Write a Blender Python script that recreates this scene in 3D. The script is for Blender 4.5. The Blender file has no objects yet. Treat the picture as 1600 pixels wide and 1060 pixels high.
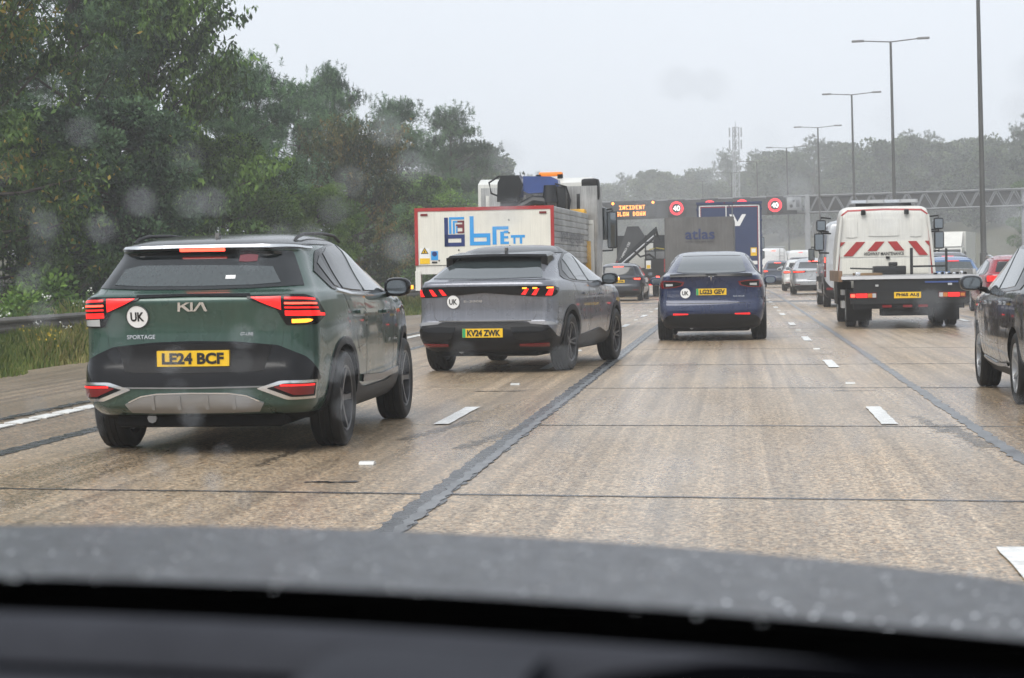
import bpy, bmesh, math, random
import numpy as np
from mathutils import Vector, Matrix
R = math.radians
sc = bpy.context.scene
COL = sc.collection
# ---------------------------------------------------------------- camera
cam_d = bpy.data.cameras.new('camera')
cam = bpy.data.objects.new('camera', cam_d); COL.objects.link(cam)
cam_d.sensor_width = 36.0; cam_d.lens = 70.0
cam_d.clip_start = 0.05; cam_d.clip_end = 6000
_yaw, _pit, _rol = R(6.450), R(1.968), R(1.0)
_f = Vector((-math.sin(_yaw)*math.cos(_pit), math.cos(_yaw)*math.cos(_pit), -math.sin(_pit)))
_r = Vector((math.cos(_yaw), math.sin(_yaw), 0)); _u = _r.cross(_f)
_r2 = _r*math.cos(_rol) - _u*math.sin(_rol); _u2 = _u*math.cos(_rol) + _r*math.sin(_rol)
cam.matrix_world = Matrix(((_r2.x, _u2.x, -_f.x, 0), (_r2.y, _u2.y, -_f.y, 0), (_r2.z, _u2.z, -_f.z, 1.28), (0, 0, 0, 1)))
cam_d.dof.use_dof = True; cam_d.dof.focus_distance = 24.0; cam_d.dof.aperture_fstop = 8.0
sc.camera = cam
# ---------------------------------------------------------------- sky, sun, exposure
world = bpy.data.worlds.new('World'); sc.world = world; world.use_nodes = True
wn = world.node_tree; wn.nodes.clear()
sky = wn.nodes.new('ShaderNodeTexSky'); sky.sky_type = 'NISHITA'; sky.sun_disc = False
sky.sun_elevation = R(48); sky.sun_rotation = R(200); sky.air_density = 1.0; sky.dust_density = 6.0; sky.ozone_density = 1.0
hs = wn.nodes.new('ShaderNodeHueSaturation'); hs.inputs['Saturation'].default_value = 0.10
ov = wn.nodes.new('ShaderNodeMix'); ov.data_type = 'RGBA'; ov.inputs['Factor'].default_value = 0.80
ov.inputs['B'].default_value = (6.1, 6.55, 7.2, 1)          # the even overcast layer under the sky
bg = wn.nodes.new('ShaderNodeBackground'); bg.inputs['Strength'].default_value = 0.10
wo = wn.nodes.new('ShaderNodeOutputWorld')
wn.links.new(sky.outputs['Color'], hs.inputs['Color']); wn.links.new(hs.outputs['Color'], ov.inputs['A'])
wn.links.new(ov.outputs['Result'], bg.inputs['Color']); wn.links.new(bg.outputs['Background'], wo.inputs['Surface'])
sun_d = bpy.data.lights.new('sun', 'SUN'); sun_d.energy = 1.3; sun_d.angle = R(40); sun_d.color = (1.0, 0.97, 0.93)
sun = bpy.data.objects.new('sun', sun_d); COL.objects.link(sun)
_el, _az = R(48), R(200)
sun.rotation_euler = Vector((math.sin(_az)*math.cos(_el), math.cos(_az)*math.cos(_el), math.sin(_el))).to_track_quat('Z', 'Y').to_euler()
sc.view_settings.view_transform = 'Standard'; sc.view_settings.look = 'None'
sc.view_settings.exposure = 0.70; sc.view_settings.gamma = 1.0; sc.view_settings.use_curve_mapping = False
sc.render.engine = 'CYCLES'
cy = sc.cycles
cy.use_denoising = True
try: cy.denoiser = 'OPENIMAGEDENOISE'
except Exception: pass
cy.max_bounces = 5; cy.diffuse_bounces = 2; cy.glossy_bounces = 3; cy.transmission_bounces = 5; cy.transparent_max_bounces = 12
cy.volume_bounces = 3; cy.caustics_reflective = False; cy.caustics_refractive = False
cy.volume_step_rate = 4.0
# ---------------------------------------------------------------- materials
MATS = {}
def mat(name, color=(.5,.5,.5), rough=.5, metal=0., coat=0., emit=None, estr=0., spec=.5, vary=0., vscale=3., streak=0., bump=0., bscale=60., rvar=0., trans=0.):
    """procedural Principled material; vary = colour mottling, streak = rain streaks down the surface, bump = fine relief"""
    if name in MATS: return MATS[name]
    m = bpy.data.materials.new(name); m.use_nodes = True; MATS[name] = m
    nt = m.node_tree; b = nt.nodes['Principled BSDF']
    b.inputs['Base Color'].default_value = (*color, 1); b.inputs['Roughness'].default_value = rough
    b.inputs['Metallic'].default_value = metal; b.inputs['Coat Weight'].default_value = coat
    b.inputs['Coat Roughness'].default_value = .025; b.inputs['Specular IOR Level'].default_value = spec
    b.inputs['Transmission Weight'].default_value = trans
    if emit: b.inputs['Emission Color'].default_value = (*emit, 1); b.inputs['Emission Strength'].default_value = estr
    if vary or streak or bump or rvar:
        tc = nt.nodes.new('ShaderNodeTexCoord'); fac = None
        def noise(scale, detail, stretch=None):
            n = nt.nodes.new('ShaderNodeTexNoise'); n.inputs['Scale'].default_value = scale; n.inputs['Detail'].default_value = detail
            src = tc.outputs['Object']
            if stretch:
                mp = nt.nodes.new('ShaderNodeMapping'); mp.inputs['Scale'].default_value = stretch
                nt.links.new(src, mp.inputs['Vector']); src = mp.outputs['Vector']
            nt.links.new(src, n.inputs['Vector']); return n.outputs['Fac']
        def mul(fac, lo, hi, colsock):
            mr = nt.nodes.new('ShaderNodeMapRange'); mr.inputs['From Min'].default_value = .3; mr.inputs['From Max'].default_value = .7
            mr.inputs['To Min'].default_value = lo; mr.inputs['To Max'].default_value = hi
            nt.links.new(fac, mr.inputs['Value'])
            mx = nt.nodes.new('ShaderNodeMix'); mx.data_type = 'RGBA'; mx.blend_type = 'MULTIPLY'; mx.inputs['Factor'].default_value = 1
            if colsock is None: mx.inputs['A'].default_value = (*color, 1)
            else: nt.links.new(colsock, mx.inputs['A'])
            nt.links.new(mr.outputs['Result'], mx.inputs['B']); return mx.outputs['Result']
        c = None
        if vary: c = mul(noise(vscale, 5), 1-vary, 1+vary, c)
        if streak: c = mul(noise(1, 3, (38, 38, 1.6)), 1-streak, 1+streak, c)
        if c is not None: nt.links.new(c, b.inputs['Base Color'])
        if rvar:
            mr = nt.nodes.new('ShaderNodeMapRange'); mr.inputs['To Min'].default_value = max(.02, rough-rvar); mr.inputs['To Max'].default_value = rough+rvar
            mr.inputs['From Min'].default_value = .3; mr.inputs['From Max'].default_value = .7
            nt.links.new(noise(vscale*2, 4), mr.inputs['Value']); nt.links.new(mr.outputs['Result'], b.inputs['Roughness'])
        if bump:
            bp = nt.nodes.new('ShaderNodeBump'); bp.inputs['Strength'].default_value = bump; bp.inputs['Distance'].default_value = .01
            nt.links.new(noise(bscale, 3), bp.inputs['Height']); nt.links.new(bp.outputs['Normal'], b.inputs['Normal'])
    return m
def paint(name, color, metal=.1, rough=.42, **k):
    return mat(name, color, rough, metal*.45, .85, spec=.25, vary=.06, vscale=2.5, streak=.10, rvar=.06, **k)
BLACK_PL = mat('black_plastic', (.008,.008,.009), .48, spec=.22, vary=.25, vscale=6)
GLOSS_BL = mat('gloss_black', (.004,.004,.005), .13, spec=.28, coat=.06, streak=.2)
GLASS_DK = mat('tinted_glass', (.006,.008,.009), .05, spec=.55, coat=.2, streak=.15)
GLASS_MD = mat('window_glass', (.035,.045,.047), .05, spec=.8, coat=.6, streak=.15)
RUBBER = mat('tyre_rubber', (.008,.008,.008), .55, spec=.25, vary=.3, vscale=8, bump=.3, bscale=90)
ALLOY_D = mat('dark_alloy', (.10,.10,.105), .30, metal=.8, vary=.2)
ALLOY_S = mat('silver_alloy', (.45,.46,.47), .28, metal=.8, vary=.15)
CHROME = mat('chrome_trim', (.72,.73,.74), .16, metal=1.0)
SATIN = mat('satin_silver', (.30,.30,.30), .42, metal=.6, vary=.1)
RED_LENS = mat('red_lens', (.16,.004,.006), .12, coat=.5)
RED_LIT = mat('red_lamp_lit', (.5,.01,.01), .2, emit=(1,.020,.018), estr=.72)
RED_HOT = mat('red_lamp_bright', (.6,.02,.01), .2, emit=(1,.07,.04), estr=2.4)
AMBER = mat('amber_lamp_lit', (.8,.3,.03), .2, emit=(1,.34,.03), estr=1.5)
AMBER_OFF = mat('amber_lens', (.5,.16,.02), .2, coat=.4)
CLEAR_LENS = mat('clear_lens', (.45,.46,.46), .12, coat=.6)
WHITE_ST = mat('white_vinyl', (.78,.78,.77), .35, streak=.03)
BLACK_INK = mat('black_ink', (.008,.008,.008), .4)
PLATE_Y = mat('plate_yellow', (.80,.50,.015), .35, streak=.06)
PLATE_G = mat('plate_green', (.02,.32,.12), .35)
UNDER = mat('underbody_black', (.006,.006,.006), .7, spec=.1, vary=.3)
STEEL = mat('galvanised_steel', (.28,.29,.30), .45, metal=.7, vary=.2, vscale=2)
# ---------------------------------------------------------------- mesh helpers
def link(name, me, parent=None, m=None, loc=None, rot=None):
    o = bpy.data.objects.new(name, me); COL.objects.link(o)
    if parent is not None: o.parent = parent
    if m is not None and me is not None:
        me.materials.clear(); me.materials.append(m)
    if loc is not None: o.location = loc
    if rot is not None: o.rotation_euler = rot
    return o
def empty(name, loc=(0,0,0), rz=0., label=None, cat=None, group=None, rx=0., ry=0.):
    o = bpy.data.objects.new(name, None); COL.objects.link(o); o.empty_display_size = .3
    o.location = loc; o.rotation_euler = (rx, ry, rz); tag(o, label, cat, group); return o
def tag(o, label=None, cat=None, group=None, kind=None):
    if label: o['label'] = label
    if cat: o['category'] = cat
    if group: o['group'] = group
    if kind: o['kind'] = kind
    return o
def smooth(me, ang=35):
    me.polygons.foreach_set('use_smooth', [True]*len(me.polygons))
    me.set_sharp_from_angle(angle=R(ang)); return me
def pyd(verts, faces, name='m', ang=35, sm=True):
    me = bpy.data.meshes.new(name); me.from_pydata([tuple(v) for v in verts], [], faces); me.update()
    if sm and faces: smooth(me, ang)
    return me
class MB:
    """collects shapes into one mesh"""
    def __init__(s): s.v = []; s.f = []
    def add(s, v, f):
        o = len(s.v); s.v += [tuple(p) for p in v]; s.f += [tuple(i+o for i in q) for q in f]; return s
    def box(s, x0, x1, y0, y1, z0, z1, bev=0.):
        x0, x1 = min(x0,x1), max(x0,x1); y0, y1 = min(y0,y1), max(y0,y1); z0, z1 = min(z0,z1), max(z0,z1)
        if bev <= 0:
            v = [(x,y,z) for z in (z0,z1) for y in (y0,y1) for x in (x0,x1)]
            return s.add(v, [(0,2,3,1),(4,5,7,6),(0,1,5,4),(2,6,7,3),(0,4,6,2),(1,3,7,5)])
        bm = bmesh.new(); bmesh.ops.create_cube(bm, size=1)
        for q in bm.verts: q.co = Vector(((x0+x1)/2+q.co.x*(x1-x0), (y0+y1)/2+q.co.y*(y1-y0), (z0+z1)/2+q.co.z*(z1-z0)))
        bev = min(bev, .45*min(x1-x0, y1-y0, z1-z0))
        bmesh.ops.bevel(bm, geom=list(bm.edges), offset=bev, segments=2, affect='EDGES', profile=.6)
        bm.verts.index_update()
        s.add([q.co[:] for q in bm.verts], [tuple(w.index for w in p.verts) for p in bm.faces]); bm.free(); return s
    def tube(s, pts, r, n=8, cap=True):
        pts = [Vector(p) for p in pts]; rs = r if isinstance(r, (list,tuple)) else [r]*len(pts)
        base = len(s.v); up = Vector((0,0,1))
        for i, p in enumerate(pts):
            t = (pts[min(i+1,len(pts)-1)] - pts[max(i-1,0)]).normalized()
            a = t.cross(up if abs(t.z) < .95 else Vector((0,1,0))).normalized(); b = t.cross(a)
            for k in range(n):
                an = 2*math.pi*k/n; q = p + (a*math.cos(an) + b*math.sin(an))*rs[i]; s.v.append(tuple(q))
        for i in range(len(pts)-1):
            for k in range(n):
                k2 = (k+1) % n; s.f.append((base+i*n+k, base+i*n+k2, base+(i+1)*n+k2, base+(i+1)*n+k))
        if cap:
            s.f.append(tuple(base+k for k in range(n))[::-1]); s.f.append(tuple(base+(len(pts)-1)*n+k for k in range(n)))
        return s
    def prism(s, poly, a0, a1, axis='x'):
        """polygon (p,q) extruded along an axis: x -> (y,z) polygon, y -> (x,z) polygon, z -> (x,y) polygon"""
        n = len(poly)
        def P(p, q, a): return (a,p,q) if axis == 'x' else ((p,a,q) if axis == 'y' else (p,q,a))
        v = [P(p,q,a0) for p,q in poly] + [P(p,q,a1) for p,q in poly]
        f = [tuple(range(n))[::-1], tuple(range(n,2*n))] + [(i,(i+1)%n,n+(i+1)%n,n+i) for i in range(n)]
        return s.add(v, f)
    def lathe(s, prof, n=24, axis='x', c=(0,0,0)):
        base = len(s.v)
        for r, a in prof:
            for k in range(n):
                t = 2*math.pi*k/n; p, q = r*math.cos(t), r*math.sin(t)
                s.v.append((c[0]+a, c[1]+p, c[2]+q) if axis == 'x' else ((c[0]+p, c[1]+a, c[2]+q) if axis == 'y' else (c[0]+p, c[1]+q, c[2]+a)))
        for i in range(len(prof)-1):
            for k in range(n):
                k2 = (k+1) % n; s.f.append((base+i*n+k, base+i*n+k2, base+(i+1)*n+k2, base+(i+1)*n+k))
        return s
    def mesh(s, name='m', ang=35, fix=True):
        me = bpy.data.meshes.new(name); me.from_pydata(s.v, [], s.f); me.update()
        if fix:
            bm = bmesh.new(); bm.from_mesh(me); bmesh.ops.recalc_face_normals(bm, faces=bm.faces); bm.to_mesh(me); bm.free()
        return smooth(me, ang)
    def build(s, name, m, parent=None, ang=35, **k): return link(name, s.mesh(name, ang), parent, m, **k)
_TXT = {}
def text2d(t, bold=.0, cond=1., spacing=1.):
    """a word as a flat triangulated mesh, 1 unit high capitals, centred: (verts, faces, width)"""
    key = (t, bold, cond, spacing)
    if key in _TXT: return _TXT[key]
    cu = bpy.data.curves.new('t', 'FONT'); cu.body = t; cu.size = 1.0; cu.offset = bold; cu.space_character = spacing; cu.resolution_u = 3
    ob = bpy.data.objects.new('t', cu); COL.objects.link(ob)
    me = bpy.data.meshes.new_from_object(ob.evaluated_get(bpy.context.evaluated_depsgraph_get()))
    v = [(p.co.x*cond, p.co.y) for p in me.vertices]; f = [tuple(p.vertices) for p in me.polygons]
    bpy.data.objects.remove(ob); bpy.data.curves.remove(cu); bpy.data.meshes.remove(me)
    if not v: return [], [], 0
    x0 = min(p[0] for p in v); x1 = max(p[0] for p in v); y0 = min(p[1] for p in v); y1 = max(p[1] for p in v); h = (y1-y0) or 1
    v = [((p[0]-(x0+x1)/2)/h, (p[1]-(y0+y1)/2)/h) for p in v]
    _TXT[key] = (v, f, (x1-x0)/h); return _TXT[key]
def flat_text(name, t, h, width, m, parent, pos, axis='-y', bold=.02):
    """lettering of height h and total width on a flat face: axis -y faces the camera, x+/x- the sides"""
    v, f, w = text2d(t, bold); k = width/w if w else 1
    P = {'-y': lambda a, b: (pos[0]+a, pos[1], pos[2]+b), '+x': lambda a, b: (pos[0], pos[1]+a, pos[2]+b), '-x': lambda a, b: (pos[0], pos[1]-a, pos[2]+b)}[axis]
    return link(name, pyd([P(p[0]*k, p[1]*h) for p in v], f, name, sm=False), parent, m)
def disc2d(r, n=24, r0=0.):
    if r0 <= 0: return [(r*math.cos(2*math.pi*k/n), r*math.sin(2*math.pi*k/n)) for k in range(n)], [tuple(range(n))]
    v = [(q*math.cos(2*math.pi*k/n), q*math.sin(2*math.pi*k/n)) for q in (r0, r) for k in range(n)]
    return v, [(k, (k+1)%n, n+(k+1)%n, n+k) for k in range(n)]
def lerp_poly(pts, n):
    """resample a polyline (uniform in its own vertex parameter by length)"""
    p = np.array(pts, float); d = np.r_[0, np.cumsum(np.hypot(*np.diff(p, axis=0).T))]
    t = np.linspace(0, d[-1], n); return np.c_[np.interp(t, d, p[:,0]), np.interp(t, d, p[:,1])]
def road_c(Y):
    """sideways offset of the road, which bends left beyond 60 m"""
    if Y <= 60: return 0.
    if Y <= 220: return -2.0e-6*(Y-60)**3
    d = Y-220; return -8.19 - .1536*d - d*d/1040
# ================================================================ ground, road, markings
def ribbon(name, m, x0, x1, ya, yb, z, step=4., kind='structure', parent=None, wob=0., seed=0, zf=None):
    """a strip of ground that follows the road"""
    rnd = random.Random(seed); n = max(2, int((yb-ya)/step)+1); v = []; f = []
    for i in range(n):
        Y = ya+(yb-ya)*i/(n-1); c = road_c(Y); zz = z if zf is None else zf(Y)
        v += [(c+x0+rnd.uniform(-wob, wob), Y, zz), (c+x1+rnd.uniform(-wob, wob), Y, zz)]
        if i: f.append((2*i-2, 2*i-1, 2*i+1, 2*i))
    o = link(name, pyd(v, f, name, sm=False), parent, m)
    if kind: o['kind'] = kind
    return o
def nodes(m): return m.node_tree, m.node_tree.nodes['Principled BSDF']
def concrete(name, base, dark, rough=.42, joints=False):
    """wet exposed-aggregate concrete: grains, tyre-worn bands, damp blotches"""
    m = bpy.data.materials.new(name); m.use_nodes = True; nt, b = nodes(m); L = nt.links.new
    geo = nt.nodes.new('ShaderNodeNewGeometry')
    def noise(scale, det=3, stretch=(1,1,1), rough=.5):
        mp = nt.nodes.new('ShaderNodeMapping'); mp.inputs['Scale'].default_value = stretch; L(geo.outputs['Position'], mp.inputs['Vector'])
        n = nt.nodes.new('ShaderNodeTexNoise'); n.inputs['Scale'].default_value = scale; n.inputs['Detail'].default_value = det; n.inputs['Roughness'].default_value = rough
        L(mp.outputs['Vector'], n.inputs['Vector']); return n.outputs['Fac']
    def ramp(f, a, b_, lo, hi):
        r = nt.nodes.new('ShaderNodeMapRange'); r.inputs['From Min'].default_value = a; r.inputs['From Max'].default_value = b_; r.inputs['To Min'].default_value = lo; r.inputs['To Max'].default_value = hi
        L(f, r.inputs['Value']); return r.outputs['Result']
    def mix(f, A, B, mode='MIX'):
        x = nt.nodes.new('ShaderNodeMix'); x.data_type = 'RGBA'; x.blend_type = mode
        for s, q in ((x.inputs['Factor'], f), (x.inputs['A'], A), (x.inputs['B'], B)):
            if hasattr(q, 'links'): L(q, s)
            else: s.default_value = q if not isinstance(q, tuple) else (*q, 1)
        return x.outputs['Result']
    vo = nt.nodes.new('ShaderNodeTexVoronoi'); vo.inputs['Scale'].default_value = 60; L(geo.outputs['Position'], vo.inputs['Vector'])
    sep = nt.nodes.new('ShaderNodeSeparateColor'); L(vo.outputs['Color'], sep.inputs['Color'])
    grain = ramp(sep.outputs['Red'], 0, 1, .42, 1.58); grain2 = ramp(noise(30, 5, rough=.8), .3, .7, .62, 1.38)
    col = mix(ramp(noise(.55, 5, (1,.35,1)), .35, .65, 0, 1), base, dark)
    col = mix(ramp(sep.outputs['Green'], .80, .86, 0, .75), col, (.34,.20,.09))      # tan flint
    col = mix(ramp(sep.outputs['Blue'], .84, .9, 0, .7), col, (.05,.045,.04))        # dark flint
    col = mix(1.0, col, grain, 'MULTIPLY'); col = mix(1.0, col, grain2, 'MULTIPLY')
    streak = ramp(noise(1.0, 5, (7,.06,1), .65), .36, .66, .66, 1.20); col = mix(1.0, col, streak, 'MULTIPLY')
    trans = ramp(noise(1.0, 3, (.5,14,1)), .3, .7, .93, 1.06); col = mix(1.0, col, trans, 'MULTIPLY')
    L(col, b.inputs['Base Color'])
    wet = ramp(noise(.35, 4, (1.6,.25,1)), .38, .64, rough-.13, rough+.13); L(wet, b.inputs['Roughness'])
    b.inputs['Specular IOR Level'].default_value = .5
    bp = nt.nodes.new('ShaderNodeBump'); bp.inputs['Strength'].default_value = .35; bp.inputs['Distance'].default_value = .006
    L(sep.outputs['Red'], bp.inputs['Height']); L(bp.outputs['Normal'], b.inputs['Normal'])
    return m
CONC = concrete('wet_concrete', (.42,.330,.228), (.335,.256,.170), .36)
CONC_D = concrete('shoulder_concrete', (.23,.18,.12), (.16,.125,.085), .5)
BITUMEN = mat('bitumen_seal', (.045,.047,.05), .28, vary=.5, vscale=5, bump=.6, bscale=30, rvar=.12)
BIT_GREY = mat('worn_bitumen_seal', (.13,.135,.14), .32, vary=.4, vscale=4, bump=.5, bscale=30)
ROADP = mat('road_paint', (.72,.72,.69), .4, vary=.22, vscale=14, bump=.5, bscale=50)
ground = MB().add([(-1500,-60,-.35),(1500,-60,-.35),(1500,3000,-.35),(-1500,3000,-.35)], [(0,1,2,3)]).build('ground', mat('earth', (.06,.065,.03), .8, vary=.4, vscale=.05))
ground['kind'] = 'structure'
road = ribbon('road', mat('joint_base', (.05,.05,.05), .4, vary=.3), -6.75, 9.6, -12, 76, -.012)
LANES = [(-5.45,-1.72),(-1.72,1.82),(1.82,5.42),(5.42,9.4)]
JY0, JS, SK = 11.05, 5.03, -.15
slab_cache = {}
for k in range(-4, 14):
    for (a, b) in LANES:
        y0 = JY0+JS*k; g = .010; key = (a, b)
        if key not in slab_cache:
            def P(x, y, z): return (x, y+SK*x, z)
            xa, xb, ya, yb, e = a+g*.6, b-g*.6, g, JS-g, .006
            v = [P(xa,ya,-.012),P(xb,ya,-.012),P(xb,yb,-.012),P(xa,yb,-.012),P(xa,ya,-e),P(xb,ya,-e),P(xb,yb,-e),P(xa,yb,-e),P(xa+e,ya+e,0),P(xb-e,ya+e,0),P(xb-e,yb-e,0),P(xa+e,yb-e,0)]
            f = [(8,9,10,11)]+[(i,(i+1)%4,4+(i+1)%4,4+i) for i in range(4)]+[(4+i,4+(i+1)%4,8+(i+1)%4,8+i) for i in range(4)]
            slab_cache[key] = pyd(v, f, 'slab', sm=False); slab_cache[key].materials.append(CONC)
        if y0+JS > 76: continue
        link('slab', slab_cache[key], road, None, loc=(0, y0, 0))
far_road = ribbon('road', CONC, -5.45, 9.4, 74.5, 900, -.008)
strip = ribbon('road_edge_strip', CONC_D, -6.75, -5.45, -12, 900, -.004)
shoulder = ribbon('hard_shoulder', CONC_D, -9.9, -6.62, -12, 900, .0)
def seal(x, w, ya, yb, m, name='joint_seal', seed=1, z=.004, wob=.018):
    ribbon(name, m, x-w/2, x+w/2, ya, min(yb, 45), z, .11, None, road, wob, seed)
    if yb > 45: ribbon(name, m, x-w/2, x+w/2, 45, yb, z, 1., None, road, wob*.5, seed)
seal(-1.72, .17, -4, 66, BITUMEN, seed=1); seal(1.82, .10, -4, 160, BIT_GREY, seed=2); seal(-5.40, .16, 2, 60, BITUMEN, seed=3); seal(5.42, .09, 5, 120, BIT_GREY, seed=4)
seal(-1.68, .06, 4, 60, BIT_GREY, seed=11, z=.007); seal(-1.72, .10, 66, 170, BIT_GREY, seed=12)
rnd = random.Random(5)
for k in range(-1, 12):                                           # sealant along the cross joints, worn in places
    for (a, b) in LANES[:3]:
        y0 = JY0+JS*k
        if rnd.random() < .25: continue
        n = 30; w = rnd.uniform(.024,.042); v = []; f = []
        for i in range(n):
            x = a+.03+(b-a-.06)*i/(n-1); y = y0+SK*x
            v += [(x, y-w*rnd.uniform(.5,1.1), .003), (x, y+w*rnd.uniform(.5,1.1), .003)]
            if i: f.append((2*i-2,2*i,2*i+1,2*i-1))
        link('joint_seal', pyd(v, f, 'joint_seal', sm=False), road, BIT_GREY if rnd.random() < .35 else BITUMEN)
def dash(x, y0, y1, w=.13, name='lane_dash', z=.009, seed=0):
    r = random.Random(seed); n = 12; v = []; f = []
    for i in range(n):
        t = i/(n-1); y = y0+(y1-y0)*t; c = road_c(y); e = .005
        v += [(c+x-w/2+r.uniform(-e,e), y, z), (c+x+w/2+r.uniform(-e,e), y, z)]
        if i: f.append((2*i-2,2*i-1,2*i+1,2*i))
    return link(name, pyd(v, f, name, sm=False), road, ROADP)
for i in range(0, 14):
    dash(1.20, 16.05+9*(i-1), 18.05+9*(i-1), seed=i)
    dash(-2.47, 16.45+9*(i-1), 18.5+9*(i-1), seed=40+i)
    if i < 12: dash(5.0, 17.0+9*i, 19.0+9*i, seed=80+i)
STUD = mat('road_stud', (.55,.55,.52), .3, vary=.2)
for i in range(0, 9):
    for x in (1.20, -2.47):
        y = 21.6+9*(i-1) if x > 0 else 22.1+9*(i-1)
        if (i*3+int(x > 0)) % 4 == 1: continue
        MB().prism([(y-.05,.002),(y+.06,.002),(y+.03,.022),(y-.03,.022)], x-.05, x+.05).build('road_stud', STUD, road)
        patch_n = 8; r = random.Random(i*7+int(x*10))
        if r.random() < .75:                                       # dark repair smear round a stud or dash end
            yy = y-1.4+r.uniform(-.4,.4); wl = r.uniform(.035,.07); v = [(x-wl*4.4+wl*j, yy-r.uniform(.005,.05)+.02*math.sin(j), .0055) for j in range(9)]+[(x-wl*4.4+wl*j, yy+r.uniform(.01,.05)+.02*math.sin(j), .0055) for j in range(8,-1,-1)]
            link('repair_patch', pyd(v, [tuple(range(18))], 'repair_patch', sm=False), road, BITUMEN)
# raised-rib edge line of the hard shoulder, one rib block after another
for i in range(60):
    y = 14.5+i*.62
    MB().prism([(-6.47,y+.03),(-6.29,y),(-6.29,y+.47),(-6.47,y+.50)], .001, .011, 'z').build('edge_line_rib', ROADP, road)
ribbon('edge_line', ROADP, -6.46, -6.30, 51.7, 300, .006, 4, None, road)
seal(-6.70, .12, 2, 70, BITUMEN, seed=9, z=.006, wob=.03)
rr = random.Random(31)
TYRE_MARK = mat('tyre_scuff', (.06,.055,.05), .3, vary=.4, vscale=20)
for (x, y0, n, dx, sx) in ((-2.0,14.2,26,.012,.10),(-2.55,15.0,22,.014,.09),(-3.2,13.0,30,.0,.06),(1.72,14.0,24,-.004,.10),(1.55,15.3,20,-.004,.07)):
    v = []; f = []
    for i in range(n):
        yy = y0+i*.085; xx = x+dx*i+rr.uniform(-.02,.02); w = sx*rr.uniform(.4,1); b = len(v)
        v += [(xx-w,yy,.0045),(xx+w,yy,.0045),(xx+w*.9,yy+.028,.0045),(xx-w*.8,yy+.028,.0045)]; f.append((b,b+1,b+2,b+3))
    tag(link('scuff_mark', pyd(v, f, 'scuff_mark', sm=False), road, TYRE_MARK), kind='stuff')
# opposite carriageway, verges
opp = ribbon('opposite_carriageway', mat('far_asphalt', (.13,.125,.115), .35, vary=.25, vscale=.4), 11.6, 28.5, 20, 700, -.01)
central = ribbon('central_reservation', mat('reserve_gravel', (.14,.125,.10), .7, vary=.4, vscale=3), 9.38, 11.62, -12, 700, -.02)
VERGE = mat('verge_soil', (.075,.07,.035), .85, vary=.5, vscale=1.5, bump=.8, bscale=12)
verge = ribbon('verge', VERGE, -60, -9.88, -12, 500, -.03); verge_r = ribbon('verge', VERGE, 28.3, 120, 20, 700, -.06)
# far rise the right-hand wood stands on
def hill(name, pts, m):
    v = []; f = []
    for i, row in enumerate(pts): v += row
    w = len(pts[0])
    for i in range(len(pts)-1):
        for j in range(w-1): f.append((i*w+j, i*w+j+1, (i+1)*w+j+1, (i+1)*w+j))
    o = link(name, pyd(v, f, name), None, m); o['kind'] = 'structure'; return o
def bank_z(d): return 0 if d < 3 else min(7.5, (d-3)*.26)
hill('bank', [[(road_c(Y)+31+d, Y, -.03+bank_z(d)) for d in (0,3,8,14,22,32,60,130)] for Y in range(60, 640, 20)], VERGE)
hill('bank', [[(road_c(Y)-15.5-d, Y, -.02+min(2.5,max(0,d-2)*.16)) for d in (0,2,5,9,14,22,40,80)] for Y in range(20, 520, 20)], VERGE)
# ================================================================ trees, shrubs, grass
def leaf_mat(name, cols, trans=.25, rough=.55, scale=1.2):
    """leaf colours picked per leaf from an attribute, with slow drift through the crown"""
    m = bpy.data.materials.new(name); m.use_nodes = True; nt, b = nodes(m); L = nt.links.new
    at = nt.nodes.new('ShaderNodeAttribute'); at.attribute_name = 'tint'
    cr = nt.nodes.new('ShaderNodeValToRGB'); cr.color_ramp.elements[0].color = (*cols[0][1],1); cr.color_ramp.elements[0].position = cols[0][0]
    cr.color_ramp.elements[1].color = (*cols[-1][1],1); cr.color_ramp.elements[1].position = cols[-1][0]
    for p, c in cols[1:-1]: e = cr.color_ramp.elements.new(p); e.color = (*c,1)
    L(at.outputs['Fac'], cr.inputs['Fac']); 
    oi = nt.nodes.new('ShaderNodeObjectInfo'); mr = nt.nodes.new('ShaderNodeMapRange'); mr.inputs['To Min'].default_value = .78; mr.inputs['To Max'].default_value = 1.22; L(oi.outputs['Random'], mr.inputs['Value'])
    mx = nt.nodes.new('ShaderNodeMix'); mx.data_type = 'RGBA'; mx.blend_type = 'MULTIPLY'; mx.inputs['Factor'].default_value = 1; L(cr.outputs['Color'], mx.inputs['A']); L(mr.outputs['Result'], mx.inputs['B'])
    L(mx.outputs['Result'], b.inputs['Base Color']); b.inputs['Roughness'].default_value = rough; b.inputs['Specular IOR Level'].default_value = .35
    tr = nt.nodes.new('ShaderNodeBsdfTranslucent'); L(mx.outputs['Result'], tr.inputs['Color'])
    ms = nt.nodes.new('ShaderNodeMixShader'); ms.inputs[0].default_value = trans; L(b.outputs['BSDF'], ms.inputs[1]); L(tr.outputs['BSDF'], ms.inputs[2])
    L(ms.outputs['Shader'], nt.nodes['Material Output'].inputs['Surface']); return m
LEAF_PINE = leaf_mat('pine_needles', [(0,(.010,.026,.013)),(.5,(.044,.096,.042)),(1,(.130,.235,.100))], .10)
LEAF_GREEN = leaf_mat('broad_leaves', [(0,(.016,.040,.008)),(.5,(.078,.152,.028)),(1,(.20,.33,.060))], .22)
LEAF_CHERRY = leaf_mat('cherry_leaves', [(0,(.014,.034,.009)),(.55,(.068,.128,.026)),(.90,(.145,.225,.045)),(.95,(.24,.18,.03)),(1,(.32,.23,.04))], .28)
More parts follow.
